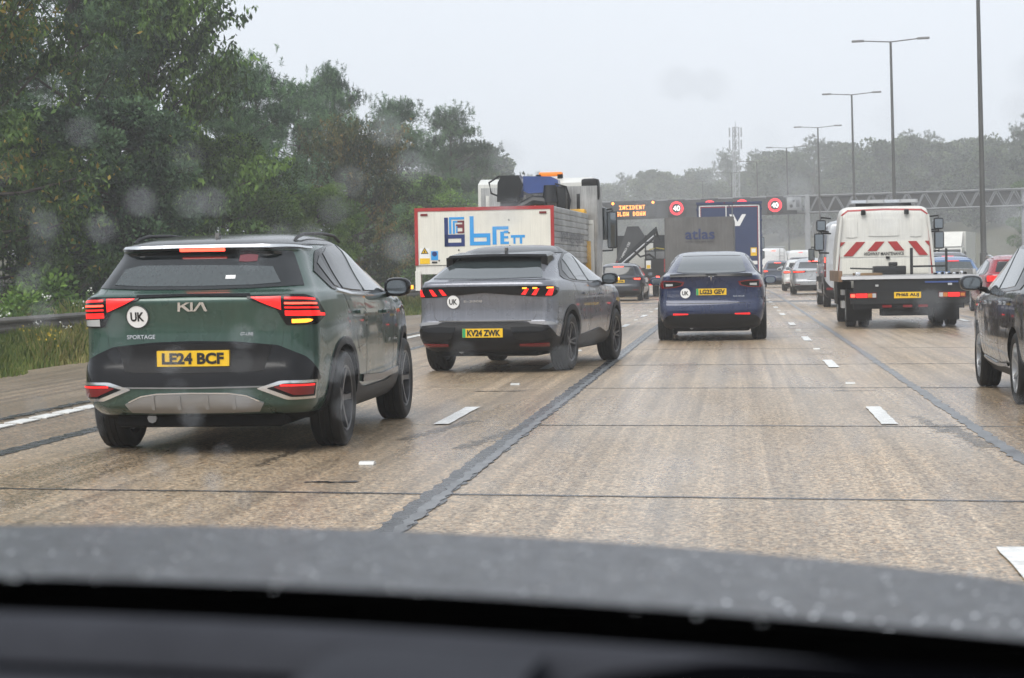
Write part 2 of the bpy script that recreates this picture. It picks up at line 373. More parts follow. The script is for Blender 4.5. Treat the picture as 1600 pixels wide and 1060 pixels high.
LEAF_BROWN = leaf_mat('turning_leaves', [(0,(.022,.036,.012)),(.5,(.070,.092,.028)),(.8,(.13,.12,.03)),(1,(.24,.16,.04))], .25)
LEAF_BUSH = leaf_mat('bramble_leaves', [(0,(.045,.095,.014)),(.6,(.105,.20,.03)),(1,(.21,.32,.06))], .3)
LEAF_FAR = leaf_mat('far_leaves', [(0,(.012,.024,.013)),(.5,(.042,.066,.032)),(1,(.125,.155,.070))], .12)
BARK = mat('bark', (.055,.042,.032), .8, vary=.4, vscale=6, bump=.6, bscale=25)
def leaves_mesh(name, cen, nrm, size, aspect, tint, rng, droop=0., fold=True):
    """one folded leaf (two triangles pairs) per centre"""
    n = len(cen); d = rng.normal(size=(n,3)); d[:,2] -= droop; 
    if nrm is not None: d = d*.55+nrm
    d /= np.linalg.norm(d, axis=1, keepdims=True)+1e-9
    s = np.cross(d, rng.normal(size=(n,3))); s /= np.linalg.norm(s, axis=1, keepdims=True)+1e-9
    l = (size*rng.uniform(.7,1.3,n))[:,None]; w = l*aspect*.5
    a = cen; p1 = cen+d*l*.5+s*w; p2 = cen+d*l; p3 = cen+d*l*.5-s*w
    v = np.stack([a,p1,p2,p3], 1).reshape(-1,3)
    me = bpy.data.meshes.new(name); me.vertices.add(4*n); me.vertices.foreach_set('co', v.astype(np.float32).ravel())
    me.loops.add(4*n); me.loops.foreach_set('vertex_index', np.arange(4*n, dtype=np.int32))
    me.polygons.add(n); me.polygons.foreach_set('loop_start', np.arange(0,4*n,4, dtype=np.int32)); me.polygons.foreach_set('loop_total', np.full(n,4, dtype=np.int32))
    me.update(calc_edges=True)
    at = me.attributes.new('tint', 'FLOAT', 'FACE'); at.data.foreach_set('value', np.clip(tint,0,1).astype(np.float32)); return me
def tree_meshes(kind, seed, H, W, n_leaf, leaf, low=.12):
    """(trunk mesh, crown mesh) of one tree: limbs reach from a tapered trunk to the leaf clumps"""
    rng = np.random.default_rng(seed); tb = MB(); lean = rng.normal(0,.02,2)*H
    tp = lambda t: np.array([lean[0]*t*t, lean[1]*t*t, H*t])
    r0 = .016*H+.05
    tb.tube([tp(t)+np.r_[rng.normal(0,.012*H*t,2),0] for t in np.linspace(0,.93,7)], [r0*(1-.86*t) for t in np.linspace(0,.93,7)], 8)
    cl = []
    nb = {'pine': 38, 'round': 60, 'cherry': 64}[kind]
    for i in range(nb):
        t = low+(1-low)*((i+rng.uniform())/nb)**(.85 if kind != 'pine' else .75); az = i*2.39996+rng.uniform(-.5,.5)
        if kind == 'pine': reach = W*.5*(1.05-t)**.55*(.45+.75*rng.uniform())*(1 if t > .3 else t/.3+.15); up = .10*H*rng.uniform(.2,1.2)*(1 if t < .8 else .8)
        elif kind == 'cherry': reach = W*.5*math.sin(math.pi*min(1,(t*.80+.22)))**.6*(.55+.55*rng.uniform()); up = reach*rng.uniform(.35,1.0)*(1 if t > .4 else .3)
        else: reach = W*.5*math.sqrt(max(.05,1-((t-.46)/.56)**2))*(.55+.50*rng.uniform()); up = reach*rng.uniform(.0,.5)
        a = tp(min(t*.92, .92)); e = a+np.array([math.cos(az)*reach, math.sin(az)*reach, up]); e[2] = min(e[2], H*1.02)
        mid = a+(e-a)*.5+np.array([0,0,-.05*reach]); rr_ = r0*(1-.85*t)*.45
        tb.tube([a,mid,e], [rr_,rr_*.6,.012], 5)
        cl.append((e, reach, mid))
        if kind != 'pine' or rng.uniform() < .7: cl.append((mid+(e-mid)*.35+rng.normal(0,.12,3), reach*.8, a))
    pts = []; nr = []; ti = []
    per = n_leaf//len(cl)
    for e, reach, a in cl:
        if kind == 'pine':
            nt_ = max(5, per//26); base = rng.uniform(.05,.85); sz = np.array([.40,.40,.13])*(W/6)*rng.uniform(.7,1.25)
            c = e+rng.normal(size=(nt_,3))*sz
            for q in c:                                            # a tuft of needles round a shoot
                k = 26; ax = np.array([*(rng.normal(0,.35,2)),1.]); ax /= np.linalg.norm(ax); u = rng.uniform(0,1,k)[:,None]
                pts.append(q+ax*u*.30*(W/6)); nr.append(np.repeat(ax[None],k,0)*.7+rng.normal(size=(k,3))*.45); ti.append(np.full(k, base)+rng.uniform(-.2,.3,k))
        elif kind == 'cherry':
            d = e-a; dl = np.linalg.norm(d)+1e-6; base = rng.uniform(.0,.8)
            for sidx in range(7):                                  # arching sprays with leaves hanging either side
                q0 = a+d*rng.uniform(.25,.9); dd = d/dl*rng.uniform(.5,1.1)+rng.normal(0,.32,3); dd[2] += .25; k = per//7
                u = rng.uniform(0,1,k)[:,None]; ln = W*.20
                pts.append(q0+dd*u*ln+rng.normal(0,.055*W/6,(k,3))-np.c_[np.zeros((k,2)),(u[:,0]**2)*.12*ln]); nr.append(np.repeat(np.array([[0,0,-.8]]),k,0)+rng.normal(size=(k,3))*.5); ti.append(base+rng.uniform(-.3,.35,k)+(rng.uniform(0,1,k) > .94)*.6)
        else:
            base = rng.uniform(.0,.9); k = per; g = rng.normal(size=(k,3)); g /= np.linalg.norm(g,axis=1,keepdims=True)
            rad = rng.uniform(.25,1,k)[:,None]**.5*W*.095*rng.uniform(.7,1.3)
            pts.append(e+g*rad*np.array([1.15,1.15,.75])); nr.append(g*.8+np.array([0,0,.3])); ti.append(base+rng.uniform(-.3,.3,k)+g[:,2]*.10)  # clump tops tinted lighter, light from above put into the leaf colour
    P = np.concatenate(pts); N = np.concatenate(nr); T = np.concatenate(ti); P[:,2] = np.maximum(P[:,2], .15)
    asp = {'pine': .16, 'round': .62, 'cherry': .42}[kind]
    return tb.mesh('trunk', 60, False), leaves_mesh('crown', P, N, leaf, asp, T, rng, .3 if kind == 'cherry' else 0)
TM = {}
def tmesh(key, *a):
    if key not in TM: TM[key] = tree_meshes(*a)
    return TM[key]
TREES = {'pine_a': ('pine',1,11,7.0,52000,.17,.22), 'pine_b': ('pine',2,11,7.0,48000,.17,.30), 'cherry_a': ('cherry',3,10,7.5,54000,.155,.06), 'cherry_b': ('cherry',4,9,7.0,40000,.19,.06),
         'round_a': ('round',5,8,6.5,46000,.16,.04), 'round_b': ('round',6,9,7.0,46000,.16,.05), 'far_a': ('round',7,14,9.5,15000,.42,.06), 'far_b': ('pine',8,15,9,15000,.34,.12), 'far_c': ('round',9,13,11,15000,.42,.05)}
def tree(key, name, x, y, s, rz, leafm, label, group, z=0., sx=1., cat='tree'):
    t, c = tmesh(key, *TREES[key]); r = empty(name, (x, y, z), rz, label, cat, group); r.scale = (s*sx, s*sx, s)
    to = bpy.data.objects.new('trunk', t); co = bpy.data.objects.new('crown', c)
    for o, m in ((to, BARK), (co, leafm)):
        COL.objects.link(o); o.parent = r
        if not o.data.materials: o.data.materials.append(None)
        o.material_slots[0].link = 'OBJECT'; o.material_slots[0].material = m
    return r
GN = 'trees along the left verge'
def left_z(d): return min(2.5, max(0, d-2)*.16)-.05
# (mesh, name, pixel-free place: metres right of the camera, metres ahead, scale, turn, leaf, label)
NEAR = [
 ('cherry_a','cherry_tree',-18.6,46,1.10,.3,LEAF_CHERRY,'tall yellow-flecked tree filling the far left edge of the picture'),
 ('pine_a','pine_tree',-19.6,58,1.22,1.0,LEAF_PINE,'dark pine rising out of the frame behind the yellow-flecked tree'),
 ('cherry_b','cherry_tree',-17.8,59.5,1.18,2.1,LEAF_GREEN,'tree with long arching leafy sprays reaching right against the sky'),
 ('round_a','broadleaf_tree',-16.8,53,.78,.5,LEAF_PINE,'low dark green tree behind the green SUV roof'),
 ('pine_b','pine_tree',-18.0,74,.84,2.7,LEAF_PINE,'pine with a feathery top left of the tall lone pine'),
 ('round_b','broadleaf_tree',-16.4,63,.66,1.9,LEAF_GREEN,'rounded mid green tree low behind the right side of the green SUV'),
 ('pine_a','pine_tree',-17.6,87,.95,4.0,LEAF_PINE,'tallest lone pine with a narrow ragged top against the sky'),
 ('pine_b','pine_tree',-17.0,100,.92,.7,LEAF_PINE,'shorter pine just right of the tallest one'),
 ('cherry_b','turning_tree',-15.1,79,.80,.9,LEAF_BROWN,'tree turning yellow-brown left of the white tipper lorry'),
 ('round_b','broadleaf_tree',-14.7,69,.50,5.0,LEAF_BUSH,'small bright green tree between the green SUV and the tipper lorry'),
 ('pine_b','pine_tree',-16.7,121,1.03,3.9,LEAF_PINE,'broad pine spreading right above the tipper lorry'),
 ('round_a','broadleaf_tree',-15.9,98,.80,3.0,LEAF_GREEN,'green tree directly behind the white lorry board'),
 ('round_b','broadleaf_tree',-17.0,128,.76,.2,LEAF_GREEN,'pale green tree behind the blue lorry crane'),
 ('pine_b','pine_tree',-18.4,83,.84,1.4,LEAF_PINE,'small pine filling the dip left of the tallest pine'),
 ('round_b','broadleaf_tree',-23.0,54,.95,2.2,LEAF_PINE,'dark tree filling the gaps at the very left edge'),
 ('pine_b','pine_tree',-17.4,68,.82,5.2,LEAF_PINE,'blue-green pine above the middle of the green SUV roof'),
 ('round_a','broadleaf_tree',-19.5,50.5,.72,4.2,LEAF_GREEN,'shaded tree under the yellow-flecked one at the left'),
]
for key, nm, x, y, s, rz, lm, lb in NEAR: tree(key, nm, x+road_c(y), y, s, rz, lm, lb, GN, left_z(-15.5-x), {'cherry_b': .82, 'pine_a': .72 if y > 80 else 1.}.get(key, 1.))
for i in range(14):                                                # the wood behind the first row
    r = random.Random(100+i); y = 66+i*9+r.uniform(-3,3); x = -26-r.uniform(0,5)
    tree(('round_b','pine_b','pine_a','round_a')[i % 4], 'woodland_tree', x+road_c(y), y, r.uniform(.52,.68), r.uniform(0,6), (LEAF_PINE, LEAF_GREEN)[i % 3 == 0], 'dark tree in the second row of the left-hand wood', 'second row of the left-hand wood', 2.2)
for i in range(13):
    r = random.Random(200+i); y = 165+i*13; x = -19-r.uniform(0,8)-i*.3
    tree(('far_a','far_c','far_b')[i % 3], 'woodland_tree', x+road_c(y), y, r.uniform(.75,.98), r.uniform(0,6), LEAF_FAR, 'misty tree on the left beyond the crane lorry', 'misty trees on the left', 1.)
GR = 'misty trees on the right'
for i in range(72):
    r = random.Random(300+i); row = i % 3; y = 225+(i//3)*12.0+r.uniform(-5,5); d = 26+row*11+r.uniform(-3,3)
    x = road_c(y)+31+d
    tree(('far_a','far_b','far_c')[(i*7+i//3) % 3], 'woodland_tree', x, y, r.uniform(.90,1.18), r.uniform(0,6), LEAF_FAR, 'misty tree in the wood across the opposite carriageway', GR, bank_z(d)-.2)
for i in range(26):                                                # wood closing the view beyond the bend
    r = random.Random(400+i); y = 440+r.uniform(-20,90); x = -70+i*6.5+r.uniform(-3,3)
    tree(('far_a','far_c','far_b')[i % 3], 'woodland_tree', x, y, r.uniform(.95,1.35), r.uniform(0,6), LEAF_FAR, 'faint tree where the road bends out of sight', 'faint trees at the bend', 1. + max(0, (x+10)*.045))
tree('round_b', 'broadleaf_tree', 31.5, 206, 1.15, 1.2, LEAF_BUSH, 'yellow-green tree at the right edge beyond the nearest lamp post', 'yellow-green tree', .5)
# shrubs
def shrub_mesh(seed, n=5200, leaf=.085, flat=.62):
    rng = np.random.default_rng(seed); pts = []; nr = []; ti = []
    for k in range(26):
        c = rng.normal(0,.42,3)*np.array([1.,.8,.5]); c[2] = abs(c[2])*.9+.15; m = n//26; g = rng.normal(size=(m,3)); g /= np.linalg.norm(g,axis=1,keepdims=True)
        pts.append(c+g*rng.uniform(.1,.34,m)[:,None]); nr.append(g+np.array([0,0,.4])); ti.append(rng.uniform(.1,.7)+rng.uniform(-.25,.35,m))
    P = np.concatenate(pts); P[:,2] = np.maximum(P[:,2],.02)
    return leaves_mesh('foliage', P, np.concatenate(nr), leaf, .6, np.concatenate(ti), rng)
SH = [shrub_mesh(s) for s in (1,2,3)]
FLOW = mat('white_flowers', (.72,.72,.66), .6)
def shrub(x, y, s, i, m, label, group, z=-.03):
    r = empty('bramble_bush' if m is LEAF_BUSH else 'bush', (x, y, z), i*1.7, label, 'bush', group); r.scale = (s*1.25, s*1.25, s)
    o = bpy.data.objects.new('foliage', SH[i % 3]); COL.objects.link(o); o.parent = r
    if not o.data.materials: o.data.materials.append(None)
    o.material_slots[0].link = 'OBJECT'; o.material_slots[0].material = m
    st = MB(); rg = random.Random(i)
    for k in range(6): a = rg.uniform(0,6.28); st.tube([(0,0,0),(math.cos(a)*.25,math.sin(a)*.25,.45),(math.cos(a)*.5,math.sin(a)*.5,.75)], [.02,.014,.006], 5)
    st.build('stems', BARK, r); return r
for i in range(15):
    r = random.Random(i+60); y = 37+i*2.9; x = -14.8+r.uniform(-.5,.6)
    shrub(x, y, r.uniform(.95,1.35), i, LEAF_BUSH if i % 3 else LEAF_GREEN, 'leafy bramble bush just behind the left guardrail', 'bramble bushes behind the guardrail')
for i in range(14):
    r = random.Random(i+160); y = 46+i*6.2; x = -16.0+r.uniform(-.5,.5)
    shrub(x+road_c(y), y, r.uniform(1.3,2.1), i+1, (LEAF_GREEN, LEAF_PINE, LEAF_BUSH, LEAF_BROWN)[i % 4], 'taller bush at the foot of the left-hand trees', 'bushes at the foot of the trees')
# grass and flowers on the verge: nobody could count the blades
def grass(name, x0, x1, y0, y1, n, h, m, label, seed, edge=.0):
    rng = np.random.default_rng(seed); x = rng.uniform(x0,x1,n); y = y0+(y1-y0)*rng.uniform(0,1,n)**1.5
    hh = h*rng.uniform(.35,1.2,n)*(.6+.5*np.sin(x*2.1+y*.9)**2)*np.clip((x1-x)/1.0+.25,.25,1); an = rng.uniform(0,6.28,n); ln = rng.uniform(.05,.45,n)*hh; w = .008+.006*rng.uniform(0,1,n)
    x = x+edge*np.sin(y*1.3)*.3
    b = np.c_[x,y,np.full(n,-.03)]; s = np.c_[np.cos(an+1.57),np.sin(an+1.57),np.zeros(n)]*w[:,None]; t = b+np.c_[np.cos(an)*ln,np.sin(an)*ln,hh]; mid = b+np.c_[np.cos(an)*ln*.3,np.sin(an)*ln*.3,hh*.6]
    v = np.stack([b-s,b+s,mid+s*.7,t,mid-s*.7],1).reshape(-1,3); me = bpy.data.meshes.new(name)
    me.vertices.add(5*n); me.vertices.foreach_set('co', v.astype(np.float32).ravel()); me.loops.add(5*n); me.loops.foreach_set('vertex_index', np.arange(5*n,dtype=np.int32))
    me.polygons.add(n); me.polygons.foreach_set('loop_start', np.arange(0,5*n,5,dtype=np.int32)); me.polygons.foreach_set('loop_total', np.full(n,5,dtype=np.int32)); me.update(calc_edges=True)
    a = me.attributes.new('tint','FLOAT','FACE'); a.data.foreach_set('value', np.clip(rng.uniform(0,1,n)*.6+.4*np.sin(x*.9+y*.35)**2,0,1).astype(np.float32))
    return tag(link(name, me, None, m), label, 'grass', None, 'stuff')
GRASS = leaf_mat('verge_grass', [(0,(.07,.12,.025)),(.45,(.16,.21,.05)),(.75,(.29,.27,.09)),(1,(.42,.36,.17))], .3)
grass('verge_grass', -13.6, -9.75, 22, 75, 90000, .42, GRASS, 'long mixed grass on the verge in front of the guardrail', 3, 1.)
grass('verge_grass', -16.5, -13.3, 28, 110, 36000, .7, GRASS, 'rank grass and weeds behind the guardrail', 4)
def flowers(n, x0, x1, y0, y1, z0, z1, m, label, seed, name='wild_flowers'):
    rng = np.random.default_rng(seed); c = []
    for k in range(n//12):
        q = np.array([rng.uniform(x0,x1), rng.uniform(y0,y1), rng.uniform(z0,z1)]); c.append(q+rng.normal(0,1,(12,3))*np.array([.06,.06,.05]))
    c = np.concatenate(c); me = leaves_mesh(name, c, np.tile([[0,-.3,.8]],(len(c),1)), .045, .9, np.full(len(c),.5), rng)
    return tag(link(name, me, None, m), label, 'flowers', None, 'stuff')
flowers(520, -15.2, -12.6, 34, 62, .35, 1.05, FLOW, 'white umbel flowers among the verge weeds', 8)
flowers(420, -12.6, -10.2, 26, 50, .15, .40, mat('yellow_flowers', (.55,.40,.05), .6), 'small yellow flowers in the verge grass', 9)
# ================================================================ cars: body as stacked plan outlines
def pchip(keys, per=6):
    k = np.array(keys, float); n = len(k); out = []
    d = np.diff(k, axis=0); m = np.zeros_like(k)
    for i in range(1, n-1):
        a, b = d[i-1], d[i]; ok = a*b > 0
        m[i] = np.where(ok, 2*a*b/np.where(ok, a+b, 1), 0)
    m[0] = d[0]; m[-1] = d[-1]
    for i in range(n-1):
        for t in np.arange(per)/per:
            h00, h10, h01, h11 = 2*t**3-3*t**2+1, t**3-2*t**2+t, -2*t**3+3*t**2, t**3-t**2
            out.append(h00*k[i]+h10*m[i]+h01*k[i+1]+h11*m[i+1])
    out.append(k[-1]); return np.array(out)
class Car:
    """rows: (z, half width, rear y, front y, rear corner rx, rear corner ry, front corner rx, front corner ry). y = 0 is the rear bumper."""
    NR, NC, NS = 10, 12, 34
    def __init__(s, name, label, group, loc, rz, rows, cat='car', bow=.05, taper=.05, per=6, root=None):
        s.root = root or empty(name, loc, rz, label, cat, group); s.rows = pchip(rows, per); s.bow = bow; s.taper = taper
        s.z = s.rows[:,0]; s.outl = [s._outline(r) for r in s.rows]
    def _outline(s, r):
        z, w, yr, yf, rx, ry, fx, fy = r; p = []
        t = np.linspace(0, 1, s.NS); L = (yf-fy)-(yr+ry+s.bow)
        ys = yr+s.bow+ry+L*t
        wt = lambda q: w*(1-s.taper*np.abs(2*q-1)**3.5)
        w0, w1 = wt(0.), wt(1.); fl = w0-rx
        for i in range(s.NR):
            x = fl*i/s.NR; p.append((x, yr+s.bow*(x/fl)**2*.8))
        for i in range(s.NC):
            a = math.pi/2*i/s.NC; p.append((fl+rx*math.sin(a), yr+s.bow*.8+(ry+s.bow*.2)*(1-math.cos(a))))
        for q, y in zip(t, ys): p.append((wt(q), y))
        f2 = w1-fx
        for i in range(1, s.NC+1):
            a = math.pi/2*i/s.NC; p.append((f2+fx*math.cos(a), yf-fy+fy*math.sin(a)*.98))
        for i in range(1, 6): p.append((f2*(1-i/5), yf-fy*.02+.04*(i/5)))
        return np.array(p)
    def at(s, z):
        i = int(np.clip(np.searchsorted(s.z, z)-1, 0, len(s.z)-2)); d = s.z[i+1]-s.z[i]
        t = 0 if d < 1e-9 else min(max((z-s.z[i])/d, 0), 1)
        return s.outl[i]*(1-t)+s.outl[i+1]*t
    def rear(s, x, z):
        o = s.at(z)[:s.NR+s.NC+4]; return Vector((x, float(np.interp(abs(x), o[:,0], o[:,1])), z))
    def front(s, x, z):
        o = s.at(z)[::-1][:s.NC+8]; return Vector((x, float(np.interp(abs(x), o[:,0], o[:,1])), z))
    def side(s, y, z, sg=1):
        o = s.at(z)[s.NR:-5]; return Vector((sg*float(np.interp(y, o[:,1], o[:,0])), y, z))
    def wrap(s, a, z):
        o = s.at(z); d = np.r_[0, np.cumsum(np.hypot(*np.diff(o, axis=0).T))]
        return Vector((math.copysign(float(np.interp(abs(a), d, o[:,0])), a), float(np.interp(abs(a), d, o[:,1])), z))
    def surf(s, kind, a, z, off):
        fn = {'rear': s.rear, 'wrap': s.wrap, 'front': s.front, 'right': lambda a, z: s.side(a, z, 1), 'left': lambda a, z: s.side(a, z, -1)}[kind]
        p = fn(a, z); e = .012
        n = (fn(a+e, z)-fn(a-e, z)).cross(fn(a, z+e)-fn(a, z-e))
        if n.length < 1e-9: n = Vector((0,-1,0))
        n.normalize()
        o = s.at(z); c = Vector((0, float(o[0,1]+o[-1,1])/2, z*.6))
        if n.dot(p-c) < 0: n = -n
        return p+n*off, n
    def body(s, m, arches, lower=None, z_lower=0., name='body', arch_m=None):
        v = []; f = []; N = len(s.outl[0])*2-2
        for o, z in zip(s.outl, s.z):
            ring = [(x, y, z) for x, y in o] + [(-x, y, z) for x, y in o[-2:0:-1]]
            v += ring
        nr = len(s.z)
        for i in range(nr-1):
            for k in range(N):
                k2 = (k+1) % N; f.append((i*N+k, i*N+k2, (i+1)*N+k2, (i+1)*N+k))
        f.append(tuple(range(N))[::-1]); f.append(tuple((nr-1)*N+k for k in range(N)))
        me = bpy.data.meshes.new(name); me.from_pydata(v, [], f); me.update()
        bm = bmesh.new(); bm.from_mesh(me); bmesh.ops.recalc_face_normals(bm, faces=bm.faces)
        bmesh.ops.triangulate(bm, faces=[q for q in bm.faces if len(q.verts) > 4]); bm.to_mesh(me); bm.free()
        o = link(name, me, s.root, m); me.materials.append(lower or UNDER); me.materials.append(UNDER)
        if lower:
            for p in me.polygons:
                if p.center.z < z_lower: p.material_index = 1
        for (y, z, r, w) in arches:
            for sg in (1, -1):
                c = MB().lathe([(0, sg*(w-.34)), (r, sg*(w-.34)), (r, sg*(w+.3)), (0, sg*(w+.3))], 40, 'x', (0, y, z)).mesh()
                c.materials.append(UNDER); c.polygons.foreach_set('material_index', [0]*len(c.polygons))
                co = bpy.data.objects.new('cut', c); COL.objects.link(co)
                md = o.modifiers.new('b', 'BOOLEAN'); md.operation = 'DIFFERENCE'; md.solver = 'EXACT'; md.object = co; md.material_mode = 'TRANSFER'
                o.parent = None
                dg = bpy.context.evaluated_depsgraph_get(); me2 = bpy.data.meshes.new_from_object(o.evaluated_get(dg))
                o.modifiers.clear(); o.data = me2; o.parent = s.root; bpy.data.objects.remove(co)
        smooth(o.data, 32); s.bodyo = o; return o
    def patch(s, name, m, kind, top, bot, off=.005, n=24, k=6, thick=.014, parent=None):
        """a panel or pane lying on the body between a top and a bottom edge, given in surface coordinates"""
        T, B = lerp_poly(top, n), lerp_poly(bot, n); v = []; f = []
        for j in range(k):
            t = j/(k-1)
            for i in range(n):
                a, z = T[i]*(1-t)+B[i]*t; p, nn = s.surf(kind, a, z, off); v.append(p)
        for j in range(k-1):
            for i in range(n-1): f.append((j*n+i, j*n+i+1, (j+1)*n+i+1, (j+1)*n+i))
        rim = [i for i in range(n)] + [j*n+n-1 for j in range(1, k)] + [(k-1)*n+i for i in range(n-2, -1, -1)] + [j*n for j in range(k-2, 0, -1)]
        base = len(v)
        for q in rim:
            j, i = divmod(q, n); t = j/(k-1); a, z = T[i]*(1-t)+B[i]*t; p, nn = s.surf(kind, a, z, off-thick); v.append(p)
        for q in range(len(rim)):
            q2 = (q+1) % len(rim); f.append((rim[q], rim[q2], base+q2, base+q))
        me = bpy.data.meshes.new(name); me.from_pydata([tuple(p) for p in v], [], f); me.update()
        bm = bmesh.new(); bm.from_mesh(me); bmesh.ops.remove_doubles(bm, verts=bm.verts, dist=1e-5); bmesh.ops.recalc_face_normals(bm, faces=bm.faces); bm.to_mesh(me); bm.free()
        smooth(me, 40); return link(name, me, parent or s.root, m)
    def stripe(s, name, m, kind, pts, w, off=.008, n=30, parent=None, thick=.02):
        p = lerp_poly(pts, n); return s.patch(name, m, kind, [(a, z+w/2) for a, z in p], [(a, z-w/2) for a, z in p], off, n, 3, thick, parent)
    def decal(s, name, m, kind, v2, f2, a0, z0, h=1., w=1., off=.007, parent=None):
        v = [s.surf(kind, a0+p[0]*w, z0+p[1]*h, off)[0] for p in v2]
        return link(name, pyd(v, f2, name, sm=False), parent or s.root, m)
    def word(s, name, t, m, kind, a0, z0, h, width, off=.008, bold=.02, parent=None):
        v, f, w = text2d(t, bold); return s.decal(name, m, kind, v, f, a0, z0, h, width/w, off, parent)
    def plate(s, t, z, green=False, x=0., w=.52, h=.111, y=None):
        y0 = (min(s.rear(x, z+q*h/2).y for q in (-1, 0, 1)) if y is None else y)-.012
        pl = MB().box(x-w/2, x+w/2, y0-.006, y0+.03, z-h/2, z+h/2).build('number_plate', PLATE_Y, s.root)
        if green: MB().box(x-w/2+.002, x-w/2+.042, y0-.0085, y0, z-h/2+.002, z+h/2-.002).build('green_flash', PLATE_G, pl)
        tw = w*.86 if not green else w*.83
        tag(flat_text('lettering', t, h*.74, tw, BLACK_INK, pl, (x+(.018 if green else 0), y0-.010, z), bold=.045), kind='stuff')
        return pl
    def uk(s, x, z, r=.08):
        v, f = disc2d(r, 28); d = s.decal('uk_sticker', WHITE_ST, 'rear', v, f, x, z, off=.009)
        v, f = disc2d(r, 28, r*.94); s.decal('rim_line', BLACK_INK, 'rear', v, f, x, z, off=.0115, parent=d)
        s.word('lettering', 'UK', BLACK_INK, 'rear', x, z, r*.80, r*1.22, off=.0125, bold=.035, parent=d)
    def wheels(s, ya, yb, track, r, tw, rim=ALLOY_D, style='five', hub_r=.66, outer=.0):
        for y in (ya, yb):
            for sg in (1, -1):
                o = link('wheel', tyre_mesh(r, tw), s.root, RUBBER, loc=(sg*(track-tw/2), y, r))
                if sg < 0: o.rotation_euler = (0, 0, math.pi)
                link('rim', rim_mesh(r*hub_r, tw, style), o, rim)
                link('brake_disc', MB().lathe([(0,.02),(r*.5,.02),(r*.5,-.02),(0,-.02)], 24).mesh(), o, STEEL)
    def mirror(s, y, z, m, lit=False, size=1., w=None):
        for sg in (1, -1):
            x = s.side(y, z-.02, 1).x if w is None else w
            mb = MB(); pr = [(-.07,.005),(-.062,.05),(-.03,.075),(.03,.080),(.070,.072),(.078,.066)]
            v = []; n = 18
            for t, (yy, rr) in zip(range(len(pr)), pr):
                for k in range(n):
                    a = 2*math.pi*k/n; ca, sa = math.cos(a), math.sin(a)
                    v.append((sg*(x+.135*size+ (abs(ca)**.7*math.copysign(1,ca))*rr*1.45*size), y-yy*size, z+(abs(sa)**.75*math.copysign(1,sa))*rr*1.0*size))
            f = [(i*n+k, i*n+(k+1)%n, (i+1)*n+(k+1)%n, (i+1)*n+k) for i in range(len(pr)-1) for k in range(n)] + [tuple(range(n)), tuple((len(pr)-1)*n+k for k in range(n))]
            mb.add(v, f)
            h = mb.build('wing_mirror', m, s.root)
            MB().tube([(sg*(x-.03), y+.03, z-.075), (sg*(x+.10*size), y, z-.045)], [.028,.022]).build('stalk', BLACK_PL, h)
            gl = MB(); gv = []
            for k in range(n):
                a = 2*math.pi*k/n; ca, sa = math.cos(a), math.sin(a)
                gv.append((sg*(x+.135*size+(abs(ca)**.7*math.copysign(1,ca))*.058*1.45*size), y-.0805*size, z+(abs(sa)**.75*math.copysign(1,sa))*.057*size))
            gl.add(gv, [tuple(range(n))]).build('glass', MIRROR, h)
            if lit and sg > 0: MB().box(x+.235*size, x+.262*size, y-.03, y+.02, z-.02, z+.012, .006).build('repeater', AMBER, h)
    def handle(s, y, z, m):
        for k in ('right', 'left'):
            s.patch('door_handle', m, k, [(y-.10, z+.012), (y, z+.022), (y+.10, z+.012)], [(y-.10, z-.012), (y, z-.018), (y+.10, z-.010)], .035, 10, 4, .03)
    def seam(s, kind, pts, w=.010): return s.stripe('panel_gap', BLACK_INK, kind, pts, w, .0015, 26, None, .004)
    def fin(s, y, m, zz=None):
        z = float(np.interp(y, s.rows[-12:,2], s.z[-12:])) if zz is None else zz; MB().prism([(y-.07, z-.02), (y+.16, z-.02), (y+.05, z+.008), (y-.02, z+.038), (y-.05, z+.034)], -.014, .014).build('aerial_fin', m, s.root)
    def underside(s, w, y0, y1, z0=.2, z1=.5):
        MB().box(-w, w, y0, y1, z0, z1, .05).build('underbody', UNDER, s.root)
        MB().tube([(.0-.35, y0-.02, z0+.07), (-.35, y0+.5, z0+.07)], .035).build('exhaust_pipe', SATIN, s.root)
MIRROR = mat('mirror_glass', (.22,.24,.25), .06, metal=1.)
_WM = {}
def tyre_mesh(r, w):
    k = ('t', r, w)
    if k not in _WM:
        h = w/2; s = r*.30
        _WM[k] = MB().lathe([(r-s,-h*.86),(r-s*.6,-h*1.0),(r-.03,-h*.97),(r-.008,-h*.84),(r,-h*.66),(r-.001,-h*.40),(r-.009,-h*.37),(r-.009,-h*.31),(r-.001,-h*.28),(r,-h*.04),(r-.009,-h*.02),(r-.009,h*.02),(r,h*.04),(r-.001,h*.28),(r-.009,h*.31),(r-.009,h*.37),(r-.001,h*.40),(r,h*.66),(r-.008,h*.84),(r-.03,h*.97),(r-s*.6,h*1.0),(r-s,h*.86),(r-s,-h*.86)], 40, 'x').mesh('tyre', 30)
    return _WM[k]
